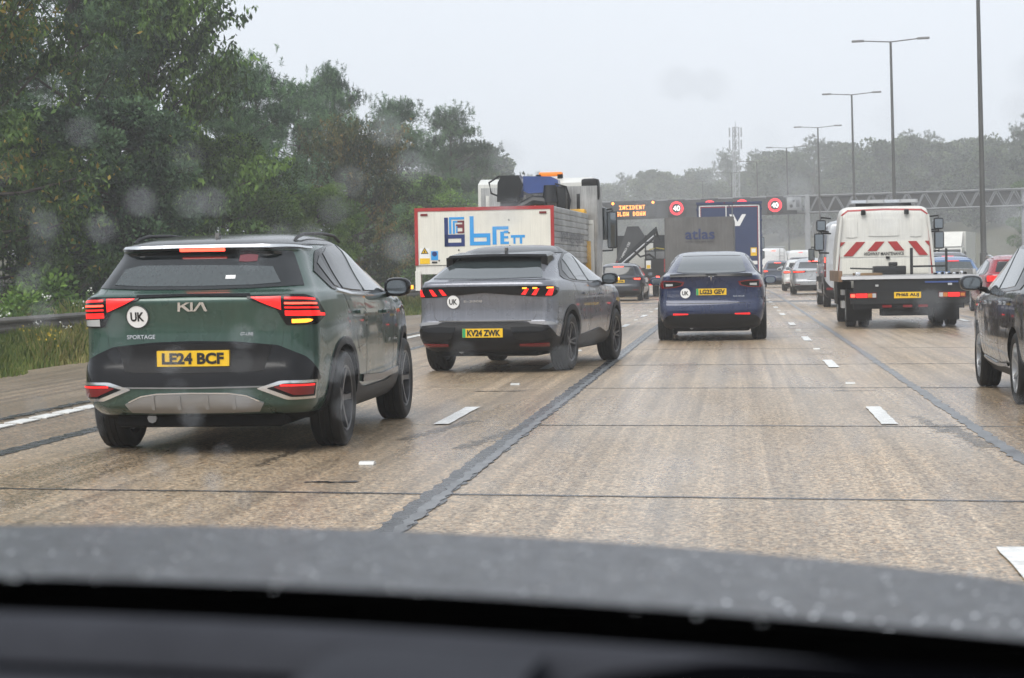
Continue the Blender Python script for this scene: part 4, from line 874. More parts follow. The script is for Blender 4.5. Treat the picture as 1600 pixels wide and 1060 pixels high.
# ---------------------------------------------------------------- template cars further off
def template_car(name, label, loc, rz, P, L=4.5, W=1.83, H=1.5, style='hatch', lamp=None, plate=None, side=False, rim=ALLOY_S, wr=.33, lit=RED_LIT, roof=None, window=GLASS_DK, cat='car', third=True, group='cars queueing on the motorway', front=False):
    w = W/2; zb = {'hatch': .655, 'suv': .66, 'estate': .645, 'coupe': .68, 'mpv': .62}[style]*H
    yt = {'hatch': .50, 'suv': .42, 'estate': .32, 'coupe': 1.15, 'mpv': .60}[style]; zr = .915*H
    hood = L*.80 if style != 'mpv' else L*.86
    rows = [(.20,.84*w,.28,L-.3,.2,.3,.25,.35),(.30,.94*w,.07,L-.1,.2,.28,.3,.45),(.42,.985*w,.01,L-.03,.18,.26,.3,.5),(.55,w,.0,L,.16,.25,.3,.5),(.70,w,.04,L,.16,.26,.3,.5),(zb-.12,.995*w,.06,L-.15,.16,.26,.35,.5),
            (zb-.04,.98*w,.05,hood+.3,.15,.26,.4,.5),(zb,.965*w,.07,hood-.05,.16,.26,.4,.45),(zb+.04,.94*w,.07+(yt-.07)*.16,hood-.22,.18,.28,.35,.4),(zb+.5*(zr-zb),.85*w,.07+(yt-.07)*.58,hood-.65,.2,.3,.3,.4),(zr-.03,.765*w,yt*.94,hood-1.05,.2,.3,.28,.4),
            (zr,.745*w,yt*(.93 if style != 'coupe' else 1.02),hood-1.12,.2,.3,.28,.4),(zr+.03,.71*w,yt+.10,hood-1.25,.2,.3,.25,.35),(H-.035,.60*w,yt+.38,hood-1.5,.2,.3,.2,.3),(H-.01,.45*w,yt+.65,hood-1.7,.15,.2,.2,.2),(H,.3*w,yt+.8,hood-1.8,.1,.1,.1,.1)]
    c = Car(name, label, group, loc, rz, rows, cat=cat, per=5)
    ya, yb = .86, L-.92
    c.body(P, [(ya,wr,wr+.045,w),(yb,wr,wr+.045,w)], BLACK_PL, .30)
    if roof: roof_skin(c, zr+.02, roof)
    yy = lambda z: float(c.rear(0, z).y)
    c.patch('rear_window', window, 'rear', [(-.60*w,zr-.045),(0,zr-.03),(.60*w,zr-.045)], [(-.70*w,zb+.07),(0,zb+.055),(.70*w,zb+.07)], .006, 22, 8)
    if third: c.patch('third_brake_light', lit, 'rear', [(-.2,zr-.004),(.2,zr-.004)], [(-.2,zr-.026),(.2,zr-.026)], .010, 10, 3)
    yq = yt+.28
    for k in ('right', 'left'):
        fw = hood-1.0
        c.patch('window_frame', GLOSS_BL, k, [(yq-.18,zb+.10),(yq+.15,zr-.05),(yq+.6,zr+.0),(fw-.5,zr+.01),(fw-.05,zr-.06),(fw+.75,zb+.04)], [(yq-.1,zb+.015),(yq+.6,zb-.01),(fw-.2,zb-.02),(fw+.78,zb-.0)], .006, 34, 6)
        ym = (yq+fw)/2+.15
        c.patch('side_window', GLASS_MD, k, [(yq+.22,zr-.07),(yq+.6,zr-.03),(ym-.06,zr-.02)], [(yq+.2,zb+.04),(yq+.6,zb+.02),(ym-.04,zb+.01)], .0105, 12, 6)
        c.patch('side_window', GLASS_MD, k, [(ym+.05,zr-.02),(fw-.15,zr-.06),(fw+.52,zb+.09)], [(ym+.07,zb+.01),(fw-.1,zb+.01),(fw+.54,zb+.035)], .0105, 14, 6)
        if side:
            c.seam(k, [(ym,zb-.02),(ym,.7),(ym-.02,.36)]); c.seam(k, [(fw+.40,zb-.02),(fw+.46,.7),(fw+.40,.40)]); c.seam(k, [(ya+.1,zb),(ya+.25,.85),(ya+.42,.6)]); c.seam(k, [(ya+.45,.36),(ym,.33),(fw+.4,.36)], .012)
    if side: c.handle(ym-.25, zb-.12, side if side is not True else P); c.handle(fw+.18-.12, zb-.13, side if side is not True else P)
    z1, z0, xi = lamp or (zb-.04, zb-.17, .58)
    for sg in (1, -1):
        h = c.patch('tail_lamp', RED_LENS, 'wrap', mirror_pts(sg, [(xi*w,z1),(w*.95,z1),(w*1.16,z1-.02)]), mirror_pts(sg, [(xi*w+.05,z0+.03),(w*.92,z0),(w*1.10,z0+.03)]), .009, 16, 5)
        c.patch('lit_lamp', lit, 'wrap', mirror_pts(sg, [(xi*w+.08,z1-.03),(w*1.0,z1-.03)]), mirror_pts(sg, [(xi*w+.10,z0+.055),(w*.96,z0+.045)]), .0125, 10, 4, .006, h)
        c.patch('rear_reflector', RED_LENS, 'wrap', mirror_pts(sg, [(.62*w,.46),(.86*w,.46)]), mirror_pts(sg, [(.62*w,.43),(.86*w,.43)]), .012, 6, 3)
    c.patch('lower_bumper', BLACK_PL, 'wrap', [(-1.1*w,.34),(-.7*w,.41),(0,.42),(.7*w,.41),(1.1*w,.34)], [(-1.1*w,.24),(0,.23),(1.1*w,.24)], .010, 30, 5)
    c.stripe('tailgate_gap', BLACK_INK, 'rear', [(-.72*w,.56),(0,.55),(.72*w,.56)], .012, .002, 16, None, .004)
    if plate: c.plate(*plate)
    c.mirror(fw+.55, zb+.06, P if roof is None else GLOSS_BL, w=.95*w); c.underside(.7*w, .25, L-.5, .18, .45)
    c.wheels(ya, yb, w*.975, wr, .215, rim, 'multi'); c.zb = zb; c.zr = zr; c.w = w
    if front:
        for sg in (1, -1): c.patch('headlamp', mat('headlamp_lit', (.8,.8,.8), .2, emit=(1,.97,.9), estr=2.5), 'front', mirror_pts(sg, [(.50*w,.74),(.88*w,.76)]), mirror_pts(sg, [(.52*w,.64),(.86*w,.66)]), .010, 8, 4)
        c.patch('grille', BLACK_PL, 'front', [(-.42*w,.72),(.42*w,.72)], [(-.36*w,.42),(.36*w,.42)], .010, 8, 4)
        c.patch('windscreen', GLASS_MD, 'front', [(-.66*w,zr-.03),(0,zr-.01),(.66*w,zr-.03)], [(-.80*w,zb+.06),(0,zb+.04),(.80*w,zb+.06)], .008, 14, 8)
    return c
def more_cars():
    # dark grey hatchback cut by the right edge of the picture
    DG = paint('dark_grey_paint', (.016,.017,.020), .3, .28)
    c = template_car('hatchback_car', 'dark grey five door hatchback nearest on the right, its left flank towards us', (3.33,17.42,0), 0, DG, 4.48, 1.76, 1.55, 'hatch', side=CHROME, rim=ALLOY_S, wr=.325, plate=('KT12 LHJ', .8) if False else None)
    for k in ('left', 'right'): c.stripe('door_moulding', GLOSS_BL, k, [(1.35,.335),(2.2,.30),(3.1,.335)], .03, .014, 20)
    DB = paint('dark_blue_paint', (.012,.016,.028), .3)
    c = template_car('estate_car', 'dark blue estate car with a lit brake light beside the black crane lorry', (-4.62,78.3,0), R(-2), DB, 4.7, 1.87, 1.50, 'estate', plate=('CL60 YFA', .78), lit=RED_HOT)
    v, f = disc2d(.045, 16); c.decal('maker_badge', CHROME, 'rear', v, f, 0, .93, off=.01)
    W = paint('white_paint', (.62,.63,.62), .0, .35); S = paint('silver_paint', (.42,.44,.46), .5, .3)
    c = template_car('compact_suv_car', 'white compact SUV with lit tail lamps between the dark cars and the silver one', (3.25,101.2,0), 0, W, 4.45, 1.83, 1.60, 'suv', lamp=(1.02,.88,.50), plate=('WN21 KXB', .75) if False else None, lit=RED_HOT, roof=None)
    c = template_car('coupe_suv_car', 'silver sloping-roof SUV with slim red lamps just left of the silver van', (3.42,89.0,0), 0, S, 4.75, 1.94, 1.61, 'coupe', lamp=(1.05,.94,.34), lit=RED_HOT)
    c.stripe('bumper_slot', BLACK_PL, 'rear', [(-.3,.66),(.3,.66)], .02, .01, 8)
    c = template_car('hatchback_car', 'dark blue car at the tail of the white ladder van', (2.15+.35,121,0), 0, paint('navy_paint', (.03,.045,.075), .3), 4.3, 1.80, 1.62, 'hatch', lit=RED_HOT)
    c = template_car('suv_car', 'black-roofed SUV with a bright high brake light ahead of the white one', (3.62,112,0), 0, W, 4.6, 1.88, 1.75, 'suv', lit=RED_HOT, roof=GLOSS_BL)
    RD = paint('red_paint', (.28,.010,.022), .3, .28); BL = paint('mid_blue_paint', (.06,.14,.30), .3)
    c = template_car('suv_car', 'red SUV with silver roof rails and large red lamps, right of the recovery truck', (7.02,50.2,0), 0, RD, 4.4, 1.82, 1.46, 'suv', lamp=(.97,.76,.40), side=True, lit=RED_LIT, rim=ALLOY_S, third=False)
    for sg in (1, -1): MB().tube([(sg*.62,.75,1.375),(sg*.62,.9,1.42),(sg*.61,1.5,1.455),(sg*.60,2.1,1.445),(sg*.60,2.3,1.40)], .018).build('roof_rail', CHROME, c.root)
    template_car('hatchback_car', 'mid blue hatchback partly hidden behind the recovery truck bed', (6.45,60.5,0), 0, BL, 4.3, 1.82, 1.48, 'hatch', window=GLASS_MD)
    template_car('suv_car', 'dark SUV roof showing over the mid blue hatchback', (7.15,68.5,0), 0, paint('black_paint', (.012,.012,.014), .2), 4.6, 1.88, 1.66, 'suv')
    # the tail of the queue
    template_car('hatchback_car', 'small red car far off to the right of the gantry leg', (5.2,128,0), R(3), RD, 4.2, 1.8, 1.5, 'hatch', lit=RED_HOT)
    template_car('hatchback_car', 'grey car far off in the queue below the camera box', (1.35,158,0), R(5), S, 4.3, 1.8, 1.5, 'hatch', lit=RED_HOT)
    template_car('suv_car', 'black SUV far off beside the white van roof', (4.6,164,0), R(6), paint('black_paint', (.012,.012,.014), .2), 4.5, 1.85, 1.7, 'suv', lit=RED_HOT)
    # oncoming traffic across the central reservation
    template_car('saloon_car', 'white oncoming car beyond the central reservation', (17.3,158,0), math.pi+R(-6), W, 4.5, 1.82, 1.46, 'hatch', front=True, group='oncoming traffic')
more_cars()
# ================================================================ lorries and vans
WHITE_P = mat('white_lorry_paint', (.66,.65,.60), .38, coat=.3, vary=.07, vscale=2, streak=.07)
CREAM = mat('cream_panel', (.70,.68,.60), .42, coat=.2, vary=.05, vscale=3, streak=.06)
ALU = mat('dirty_aluminium', (.40,.40,.39), .40, metal=.6, vary=.30, vscale=2.2, streak=.22)
RED_TAPE = mat('red_marking', (.36,.022,.022), .38, vary=.12)
REFL_W = mat('white_marking', (.72,.72,.70), .35)
YELLOW = mat('worn_yellow_paint', (.60,.33,.03), .5, vary=.5, vscale=4)
CRANE_BLUE = mat('crane_blue', (.025,.06,.22), .35, coat=.4, vary=.15)
DARK = mat('dark_chassis', (.008,.008,.009), .55, spec=.2, vary=.3, vscale=4)
CHARCOAL = mat('charcoal_paint', (.010,.011,.012), .4, coat=.1, spec=.35, vary=.2, vscale=2, streak=.15)
def truck_wheels(root, ys, track, r=.50, w=.28, rim=SATIN, dual=()):
    for y in ys:
        for sg in (1, -1):
            for k in ((0, 1) if y in dual else (0,)):
                o = link('wheel', tyre_mesh(r, w), root, RUBBER, loc=(sg*(track-w/2-k*(w+.04)), y, r))
                if sg < 0: o.rotation_euler = (0,0,math.pi)
                if k == 0: link('rim', rim_mesh(r*.58, w, 'steel'), o, rim)
def part(name, m, root, fn, ang=35):
    mb = MB(); fn(mb); return mb.build(name, m, root, ang)
def bx(name, m, root, *a): return MB().box(*a).build(name, m, root)
def flat_poly(name, m, root, poly, y, x0=0, z0=0, s=1.):
    return link(name, pyd([(x0+a*s, y, z0+b*s) for a, b in poly], [tuple(range(len(poly)))], name, sm=False), root, m)
def rects(name, m, root, rs, y, fx, fz):
    """flat lettering or logo made of bars; fx, fz map drawing units to metres"""
    v = []; f = []
    for (a, b, c, d) in rs: k = len(v); v += [(fx(a),y,fz(b)),(fx(c),y,fz(b)),(fx(c),y,fz(d)),(fx(a),y,fz(d))]; f.append((k,k+1,k+2,k+3))
    return tag(link(name, pyd(v, f, name, sm=False), root, m), kind='stuff')
def big_mirror(root, x, y, z, h=.55, w=.26, arm_in=.35, sg=1):
    m = MB().box(x-w/2, x+w/2, y-.10, y+.06, z-h/2, z+h/2, .05).build('wing_mirror', BLACK_PL, root)
    MB().box(x-w/2+.025, x+w/2-.025, y-.103, y-.09, z-h/2+.03, z+h/2-.03).build('glass', MIRROR, m)
    MB().tube([(x-sg*arm_in, y+.12, z+h/2+.03), (x, y, z+h/2+.05), (x, y, z+h/2-.02)], .018).build('arm', BLACK_PL, m)
    MB().tube([(x-sg*arm_in, y+.12, z-h/2-.05), (x, y, z-h/2-.04), (x, y, z-h/2+.02)], .018).build('arm', BLACK_PL, m)
    return m
# ---------------------------------------------------------------- white dropside lorry with blue crane
def dropside_lorry():
    r = empty('crane_lorry', (-4.44,35.15,0), R(-2.2), 'white dropside lorry with red-edged tailboard and folded blue crane behind the cab', 'lorry', 'lorries in the queue')
    W = 1.25; z0, z1, L = 1.40, 2.415, 5.5
    tb = bx('tailboard', CREAM, r, -W, W, 0, .07, z0, z1)
    for a in ((-W-.004,W+.004,-.012,.05,z1-.055,z1+.006),): MB().box(*a).build('red_edge', RED_TAPE, tb)
    for sg in (1,-1): MB().box(sg*(W-.055), sg*(W+.004), -.010, .05, z0+.0, z1-.055).build('red_edge', RED_TAPE, tb)
    for x in (-1.08, 1.06): MB().box(x-.065,x+.065,-.020,0,z1-.135,z1-.095,.006).build('marker_lamp', RED_LENS, tb)
    fx = lambda u: (u-72)/(1010-72)*2.5-1.25                      # drawing units of the painted board
    fz = lambda v: z1-(v-305)/(700-305)*(z1-z0)
    NAVY = mat('logo_navy', (.012,.03,.14), .4); SKYB = mat('logo_sky', (.03,.30,.68), .4); MAR = mat('logo_maroon', (.16,.02,.03), .4)
    rects('logo_emblem', NAVY, tb, [(272,372,298,573),(298,490,410,518),(298,546,410,573),(386,518,410,546),(272,490,298,573)], -.006, fx, fz)
    rects('logo_emblem', SKYB, tb, [(305,370,408,386),(305,386,320,485),(330,396,392,408),(330,408,344,485),(352,420,362,480)], -.0075, fx, fz)
    rects('logo_emblem', MAR, tb, [(362,395,408,407),(362,432,395,444),(362,470,408,482),(395,395,408,482),(352,420,395,432)], -.009, fx, fz)
    rects('brand_lettering', SKYB, tb, [(445,366,472,568),(472,486,583,514),(472,542,583,568),(558,514,583,542),
          (598,440,625,565),(625,440,706,462),(650,476,676,563),(676,470,706,488),(676,508,704,524),(676,546,708,563),
          (721,502,816,520),(738,520,752,562),(781,520,797,562)], -.006, fx, fz)
    st = MB().box(-1.17,-.99,-.008,0,1.60,1.70).build('warning_sticker', WHITE_ST, tb); MB().box(-1.17,-.99,-.0085,0,1.425,1.525).build('sticker_band', PLATE_Y, st)
    flat_poly('triangle', BLACK_INK, st, [(-.07,0),(.07,0),(0,.115)], -.0105, -1.08, 1.605); flat_poly('triangle_fill', PLATE_Y, st, [(-.047,.013),(.047,.013),(0,.09)], -.0125, -1.08, 1.605); MB().box(-1.09,-1.07,-.0145,-.010,1.625,1.665).build('symbol', BLACK_INK, st)
    MB().box(-1.17,-.99,-.0080,0,1.525,1.60).build('sticker_body', WHITE_ST, st)
    b2 = MB().box(-.965,-.84,-.008,0,1.49,1.65).build('blue_sticker', SKYB, tb); MB().box(-.95,-.855,-.011,-.006,1.435,1.465).build('dark_sticker', BLACK_INK, tb)
    v, f = disc2d(.045, 18); link('roundel', pyd([(-.902+a,-.0105,1.60+b) for a, b in v], f, sm=False), b2, NAVY)
    for (x, z) in ((.45,2.18),(.45,1.95),(-.46,1.66),(.46,1.72),(-.82,1.48)): v, f = disc2d(.014, 10); link('bolt', pyd([(x+a,-.008,z+b) for a, b in v], f, sm=False), tb, BLACK_INK)
    bx('sub_frame', WHITE_P, r, -W, W, .02, .16, 1.24, z0-.01); bx('corner_post', WHITE_P, r, -W-.01, -W+.09, .0, .14, .95, 1.30)
    bx('corner_post', WHITE_P, r, W-.09, W+.01, .0, .14, .95, 1.30)
    for sg in (1, -1):                                            # ribbed aluminium side boards
        mb = MB(); prof = []; n = 9
        for i in range(n):
            za = z0+(z1-z0)*i/n; zb = z0+(z1-z0)*(i+1)/n
            prof += [(W-.02,za+.004),(W,za+.018),(W,zb-.018),(W-.02,zb-.004)]
        poly = [(sg*x, z) for x, z in prof]+[(sg*(W-.06),z1),(sg*(W-.06),z0)]
        mb.prism(poly, .09, L, 'y').build('side_board', ALU, r)
        if sg > 0:
            t = flat_text('side_lettering', 'brett aggregates', .34, 3.6, mat('grey_lettering', (.16,.16,.17), .5), r, (W+.004, 2.75, 1.88), '+x', .01); t['kind'] = 'stuff'
    bx('load_floor', ALU, r, -W+.07, W-.07, .1, L, z0-.08, z0+.03)
    bx('headboard_post', WHITE_P, r, W-.02, W+.10, L, L+.10, .95, 2.28); bx('headboard_post', WHITE_P, r, -W-.10, -W+.02, L, L+.10, .95, 2.28); bx('headboard', WHITE_P, r, -W, W, L+.01, L+.09, z0, 2.22)
    bx('headboard_rail', WHITE_P, r, W-.30, W+.09, L-.015, L+.115, 2.20, 2.28)
    bx('chassis', DARK, r, -.45, .45, .2, 9.0, .75, 1.20); bx('rear_bar', DARK, r, -1.15, 1.15, .25, .37, .48, .62)
    for sg in (1, -1):
        bx('side_guard', STEEL, r, sg*1.18, sg*1.22, 1.7, 4.6, .55, .95)
        lm = bx('tail_lamp', RED_LENS, r, sg*.78, sg*1.12, .10, .16, .92, 1.04); MB().box(sg*.98, sg*1.10, .09, .12, .94, 1.02).build('lit_lamp', RED_LIT, lm); MB().box(sg*.84,sg*.92,.09,.12,.94,1.02).build('indicator', AMBER, lm)
    truck_wheels(r, (1.2, 2.5, 7.9), 1.24, .50, .28, SATIN, (1.2, 2.5))
    # crane
    cr = part('crane_column', CHARCOAL, r, lambda m: m.box(-.62,-.22,L+.30,L+.75,1.2,2.95,.05))
    part('crane_base', YELLOW, r, lambda m: m.box(-.75,1.15,L+.22,L+.62,2.28,2.52,.03)); part('crane_leg', YELLOW, r, lambda m: m.box(.92,1.15,L+.2,L+.62,1.2,2.28,.02))
    part('crane_leg', YELLOW, r, lambda m: m.box(W-.02,W+.07,L-.30,L-.22,1.2,1.85,.01))
    kn = part('crane_knuckle', CRANE_BLUE, r, lambda m: m.prism([(L+.22,2.80),(L+.85,2.80),(L+.85,3.12),(L+.70,3.24),(L+.35,3.24),(L+.22,3.1)], -.58, -.20))
    part('hose_guard', CHARCOAL, r, lambda m: m.prism([(-.66,2.70),(-.24,2.70),(-.12,3.05),(-.20,3.24),(-.55,3.24),(-.64,3.1)], L+.18, L+.30, 'y'))
    part('crane_boom', CRANE_BLUE, r, lambda m: m.prism([(-.12,2.92),(-.02,2.86),(.42,2.88),(.62,2.98),(.60,3.13),(.45,3.20),(-.12,3.22)], L+.26, L+.66, 'y'))
    part('crane_ram', CHARCOAL, r, lambda m: m.tube([(-.25,L+.22,2.55),(.10,L+.24,2.72),(.36,L+.24,2.68)], [.09,.11,.12], 10))
    part('grab_rotator', CHARCOAL, r, lambda m: m.tube([(.44,L+.25,2.66),(.44,L+.25,3.02)], [.17,.13], 12))
    part('crane_arm', CHARCOAL, r, lambda m: m.box(.56,.76,L+.25,L+.55,2.35,3.0,.03))
    part('hose', BLACK_PL, r, lambda m: m.tube([(-.58,L+.2,2.80),(-.78,L+.2,2.88),(-.82,L+.2,3.1),(-.62,L+.2,3.22),(-.35,L+.2,3.20)], .022, 6)); part('hose', BLACK_PL, r, lambda m: m.tube([(.55,L+.2,3.05),(.78,L+.2,2.98),(.86,L+.2,2.70),(.82,L+.2,2.45)], .02, 6))
    flat_text('crane_lettering', 'V393', .06, .16, mat('pink_lettering', (.6,.10,.12), .4), r, (-.42,L+.175,2.55)); 
    # chequer-plate bulkhead with slots, cab
    yb = L+.95
    bh = bx('bulkhead', ALU, r, -1.12, 1.30, yb, yb+.05, 1.0, 3.02)
    part('bulkhead_cheek', ALU, r, lambda m: m.prism([(1.29,.95),(1.34,2.0),(1.33,3.02),(1.28,3.02),(1.28,.95)], yb-.02, yb+1.0, 'y'))
    for x in (-.98,-.20,.02,.50,.72,.94): MB().box(x-.035,x+.035,yb-.006,yb+.01,2.48 if x < .6 else 2.42,2.86,.02).build('slot', BLACK_INK if x > .6 else WHITE_P, bh)
    for k, (z, w) in enumerate(((1.95,.50),(1.84,.44),(1.50,.34),(1.42,.40))): t = flat_text('stencil', ('WWW BRETT','CO UK','ALWAYS','SAFELY')[k] if False else ('brett aggregates','limited','brett','group')[k], .055, w, mat('grey_lettering',(.16,.16,.17),.5), bh, (.98,yb-.004,z)); t['kind'] = 'stuff'
    cab = MB().prism([(yb+.12,.9),(yb+2.2,.9),(yb+2.28,1.6),(yb+1.95,2.75),(yb+1.5,3.12),(yb+.5,3.22),(yb+.12,3.1)], -1.2, 1.2).build('cab', WHITE_P, r)
    part('air_intake', BLACK_PL, r, lambda m: m.box(.98,1.36,yb+.10,yb+.40,2.72,3.18,.08)); part('beacon_bar', mat('amber_beacon', (.75,.20,.02), .3, emit=(1,.3,.03), estr=.12), r, lambda m: m.box(.05,.55,yb+.45,yb+.65,3.26,3.35,.03)); bx('beacon_mount', BLACK_PL, r, .0, .10, yb+.45, yb+.6, 3.1, 3.30); bx('beacon_mount', BLACK_PL, r, .45, .55, yb+.45, yb+.6, 3.1, 3.30)
    part('door_window', GLASS_MD, r, lambda m: m.prism([(yb+.8,1.9),(yb+1.9,1.9),(yb+1.75,2.6),(yb+.8,2.65)], 1.19, 1.212))
    bx('cab_step', DARK, r, 1.0, 1.26, yb+.9, yb+1.9, .45, .95)
    big_mirror(r, 1.50, yb+1.45, 2.12, .80, .22, .30)
    MB().box(1.30,1.40,yb+1.2,yb+1.5,1.9,2.6,.03).build('door_pillar', GLASS_MD, r)
dropside_lorry()
# ---------------------------------------------------------------- black crane lorry further up the lane
def black_lorry():
    r = empty('crane_lorry', (-4.35,89,0), R(1), 'black flatbed lorry with a big folded black crane, ahead of the dark blue estate', 'lorry', 'lorries in the queue')
    bx('chassis', DARK, r, -.45, .45, .0, 9, .7, 1.1); bx('flatbed', CHARCOAL, r, -1.25, 1.25, .0, 5.5, 1.1, 1.28)
    tb = bx('rear_panel', CHARCOAL, r, .30, 1.25, -.02, .05, .55, 1.70); [bx('stake', CHARCOAL, r, q, q+.06, -.01, .05, 1.70, 2.45) for q in (.32,.75,1.19)]; bx('stake_rail', CHARCOAL, r, .30, 1.25, -.012, .045, 2.40, 2.47); bx('stake_rail', CHARCOAL, r, .30, 1.25, -.012, .045, 2.02, 2.07); part('hose', mat('yellow_hose',(.45,.36,.03),.5), r, lambda m: m.tube([(.5,.4,2.1),(.8,.4,2.18),(1.2,.4,2.12)], .03, 6)); part('hose', BLACK_PL, r, lambda m: m.tube([(-.2,.5,2.1),(.1,.5,1.8),(.5,.5,1.9),(.9,.5,1.6)], .05, 6)); part('grab_jaw', STEEL, r, lambda m: m.prism([(.45,1.75),(.75,1.7),(.85,1.95),(.6,2.1)], .8, 1.2, 'y')); tb = tb; MB().box(.18,1.25,-.05,.0,.52,.57).build('red_strip', RED_LIT, tb)
    for z in (1.1,1.5,1.3): MB().box(1.16,1.23,-.04,0,z,z+.18).build('marker', RED_TAPE, tb)
    MB().box(.36,.58,-.04,0,1.25,1.62).build('warning_sticker', WHITE_ST, tb); MB().box(.39,.55,-.045,0,1.27,1.42).build('sticker_band', PLATE_Y, tb)
    MB().box(.80,.96,-.05,0,.78,.92).build('tail_lamp', RED_HOT, tb); bx('lower_panel', DARK, r, -1.25, .30, .0, .08, .5, 1.12)
    part('crane_boom', mat('crane_charcoal', (.035,.036,.038), .35, coat=.3, vary=.2), r, lambda m: m.prism([(-1.15,1.28),(-.70,1.28),(.30,2.55),(.28,2.75),(.02,3.18),(-.50,3.18)], 1.2, 1.8, 'y'))
    part('crane_boom', CHARCOAL, r, lambda m: m.prism([(-1.25,1.30),(-.90,1.18),(.70,2.55),(.85,3.0),(.72,3.05)], .6, 1.0, 'y'))
    part('crane_ram', STEEL, r, lambda m: m.tube([(-.9,.55,1.35),(.72,.55,2.72)], .05, 8))
    part('crane_hook', BLACK_PL, r, lambda m: m.tube([(.70,.8,3.0),(.80,.8,3.12),(.86,.8,2.8),(1.0,.8,2.5)], .05, 6))
    t = flat_text('crane_lettering', 'X-HIPRO 122', .10, .95, WHITE_ST, r, (0,0,0)); t['kind'] = 'stuff'; t.location = (-.62,1.18,2.05); t.rotation_euler = (0,R(-62),0)
    bx('crane_label', RED_TAPE, r, -1.0,-.86,1.16,1.2,1.52,1.62); bx('crane_base', CHARCOAL, r, -.9, .9, 4.6, 5.6, 1.1, 2.2)
    bx('cab', CHARCOAL, r, -1.2, 1.2, 6.4, 8.4, .8, 2.85); bx('load', WHITE_P, r, -.5, .6, 3.5, 4.4, 1.3, 2.75)
    bx('load_crate', SATIN, r, .3, 1.2, 2.5, 3.4, 1.3, 2.1)
    truck_wheels(r, (1.3, 2.6, 7.3), 1.22, .5, .28, SATIN, (1.3, 2.6))
black_lorry()
# ---------------------------------------------------------------- grey canvas-box lorry
def canvas_lorry():
    r = empty('canvas_lorry', (-1.17,65,0), R(-.6), 'dark grey canvas-sided box lorry lettered atlas, right ahead of the blue fastback', 'lorry', 'lorries in the queue')
    CAN = mat('grey_canvas', (.115,.113,.110), .65, vary=.18, vscale=1.5, streak=.14, bump=.5, bscale=4)
    n = 14; v = []; f = []; W = 1.10; rg = random.Random(3)
    for j in range(n):                                            # slightly slack canvas back
        for i in range(n):
            x = -W+2*W*i/(n-1); z = .95+(2.91-.95)*j/(n-1); e = 0 if i in (0,n-1) or j in (0,n-1) else .02*math.sin(i*1.7+j*.6)+rg.uniform(-.008,.008)
            v.append((x, -.03+e, z))
    for j in range(n-1):
        for i in range(n-1): f.append((j*n+i,j*n+i+1,(j+1)*n+i+1,(j+1)*n+i))
    back = link('canvas_back', pyd(v, f, 'canvas_back', 60), r, CAN)
    MB().box(-W,W,0,5.2,.95,2.90,.05).build('canvas_box', CAN, r)
    for x in (-W,W): MB().tube([(x,-.02,.95),(x,-.02,2.9)], .025).build('corner_seam', CAN, r)
    t = flat_text('brand_lettering', 'atlas', .34, .95, mat('faded_blue_print', (.02,.035,.12), .5), back, (.02,-.058,2.36), bold=.015); t['kind'] = 'stuff'
    for k in range(3): q = flat_text('small_lettering', 'tower hire and sales', .06, .9-.1*k, mat('faint_print', (.05,.05,.055), .6), back, (.0,-.058,2.12-.13*k)) if k == 0 else None
    bx('chassis', DARK, r, -.45, .45, .1, 6.8, .55, .93); bx('rear_bar', DARK, r, -1.0, 1.0, .0, .10, .45, .58)
    for sg in (1,-1): bx('tail_lamp', RED_LIT, r, sg*.75, sg*1.02, -.03, .03, .72, .82)
    bx('cab', WHITE_P, r, -1.0, 1.0, 5.4, 7.1, .6, 2.3); truck_wheels(r, (1.2, 5.9), 1.02, .38, .22, SATIN, (1.2,))
canvas_lorry()
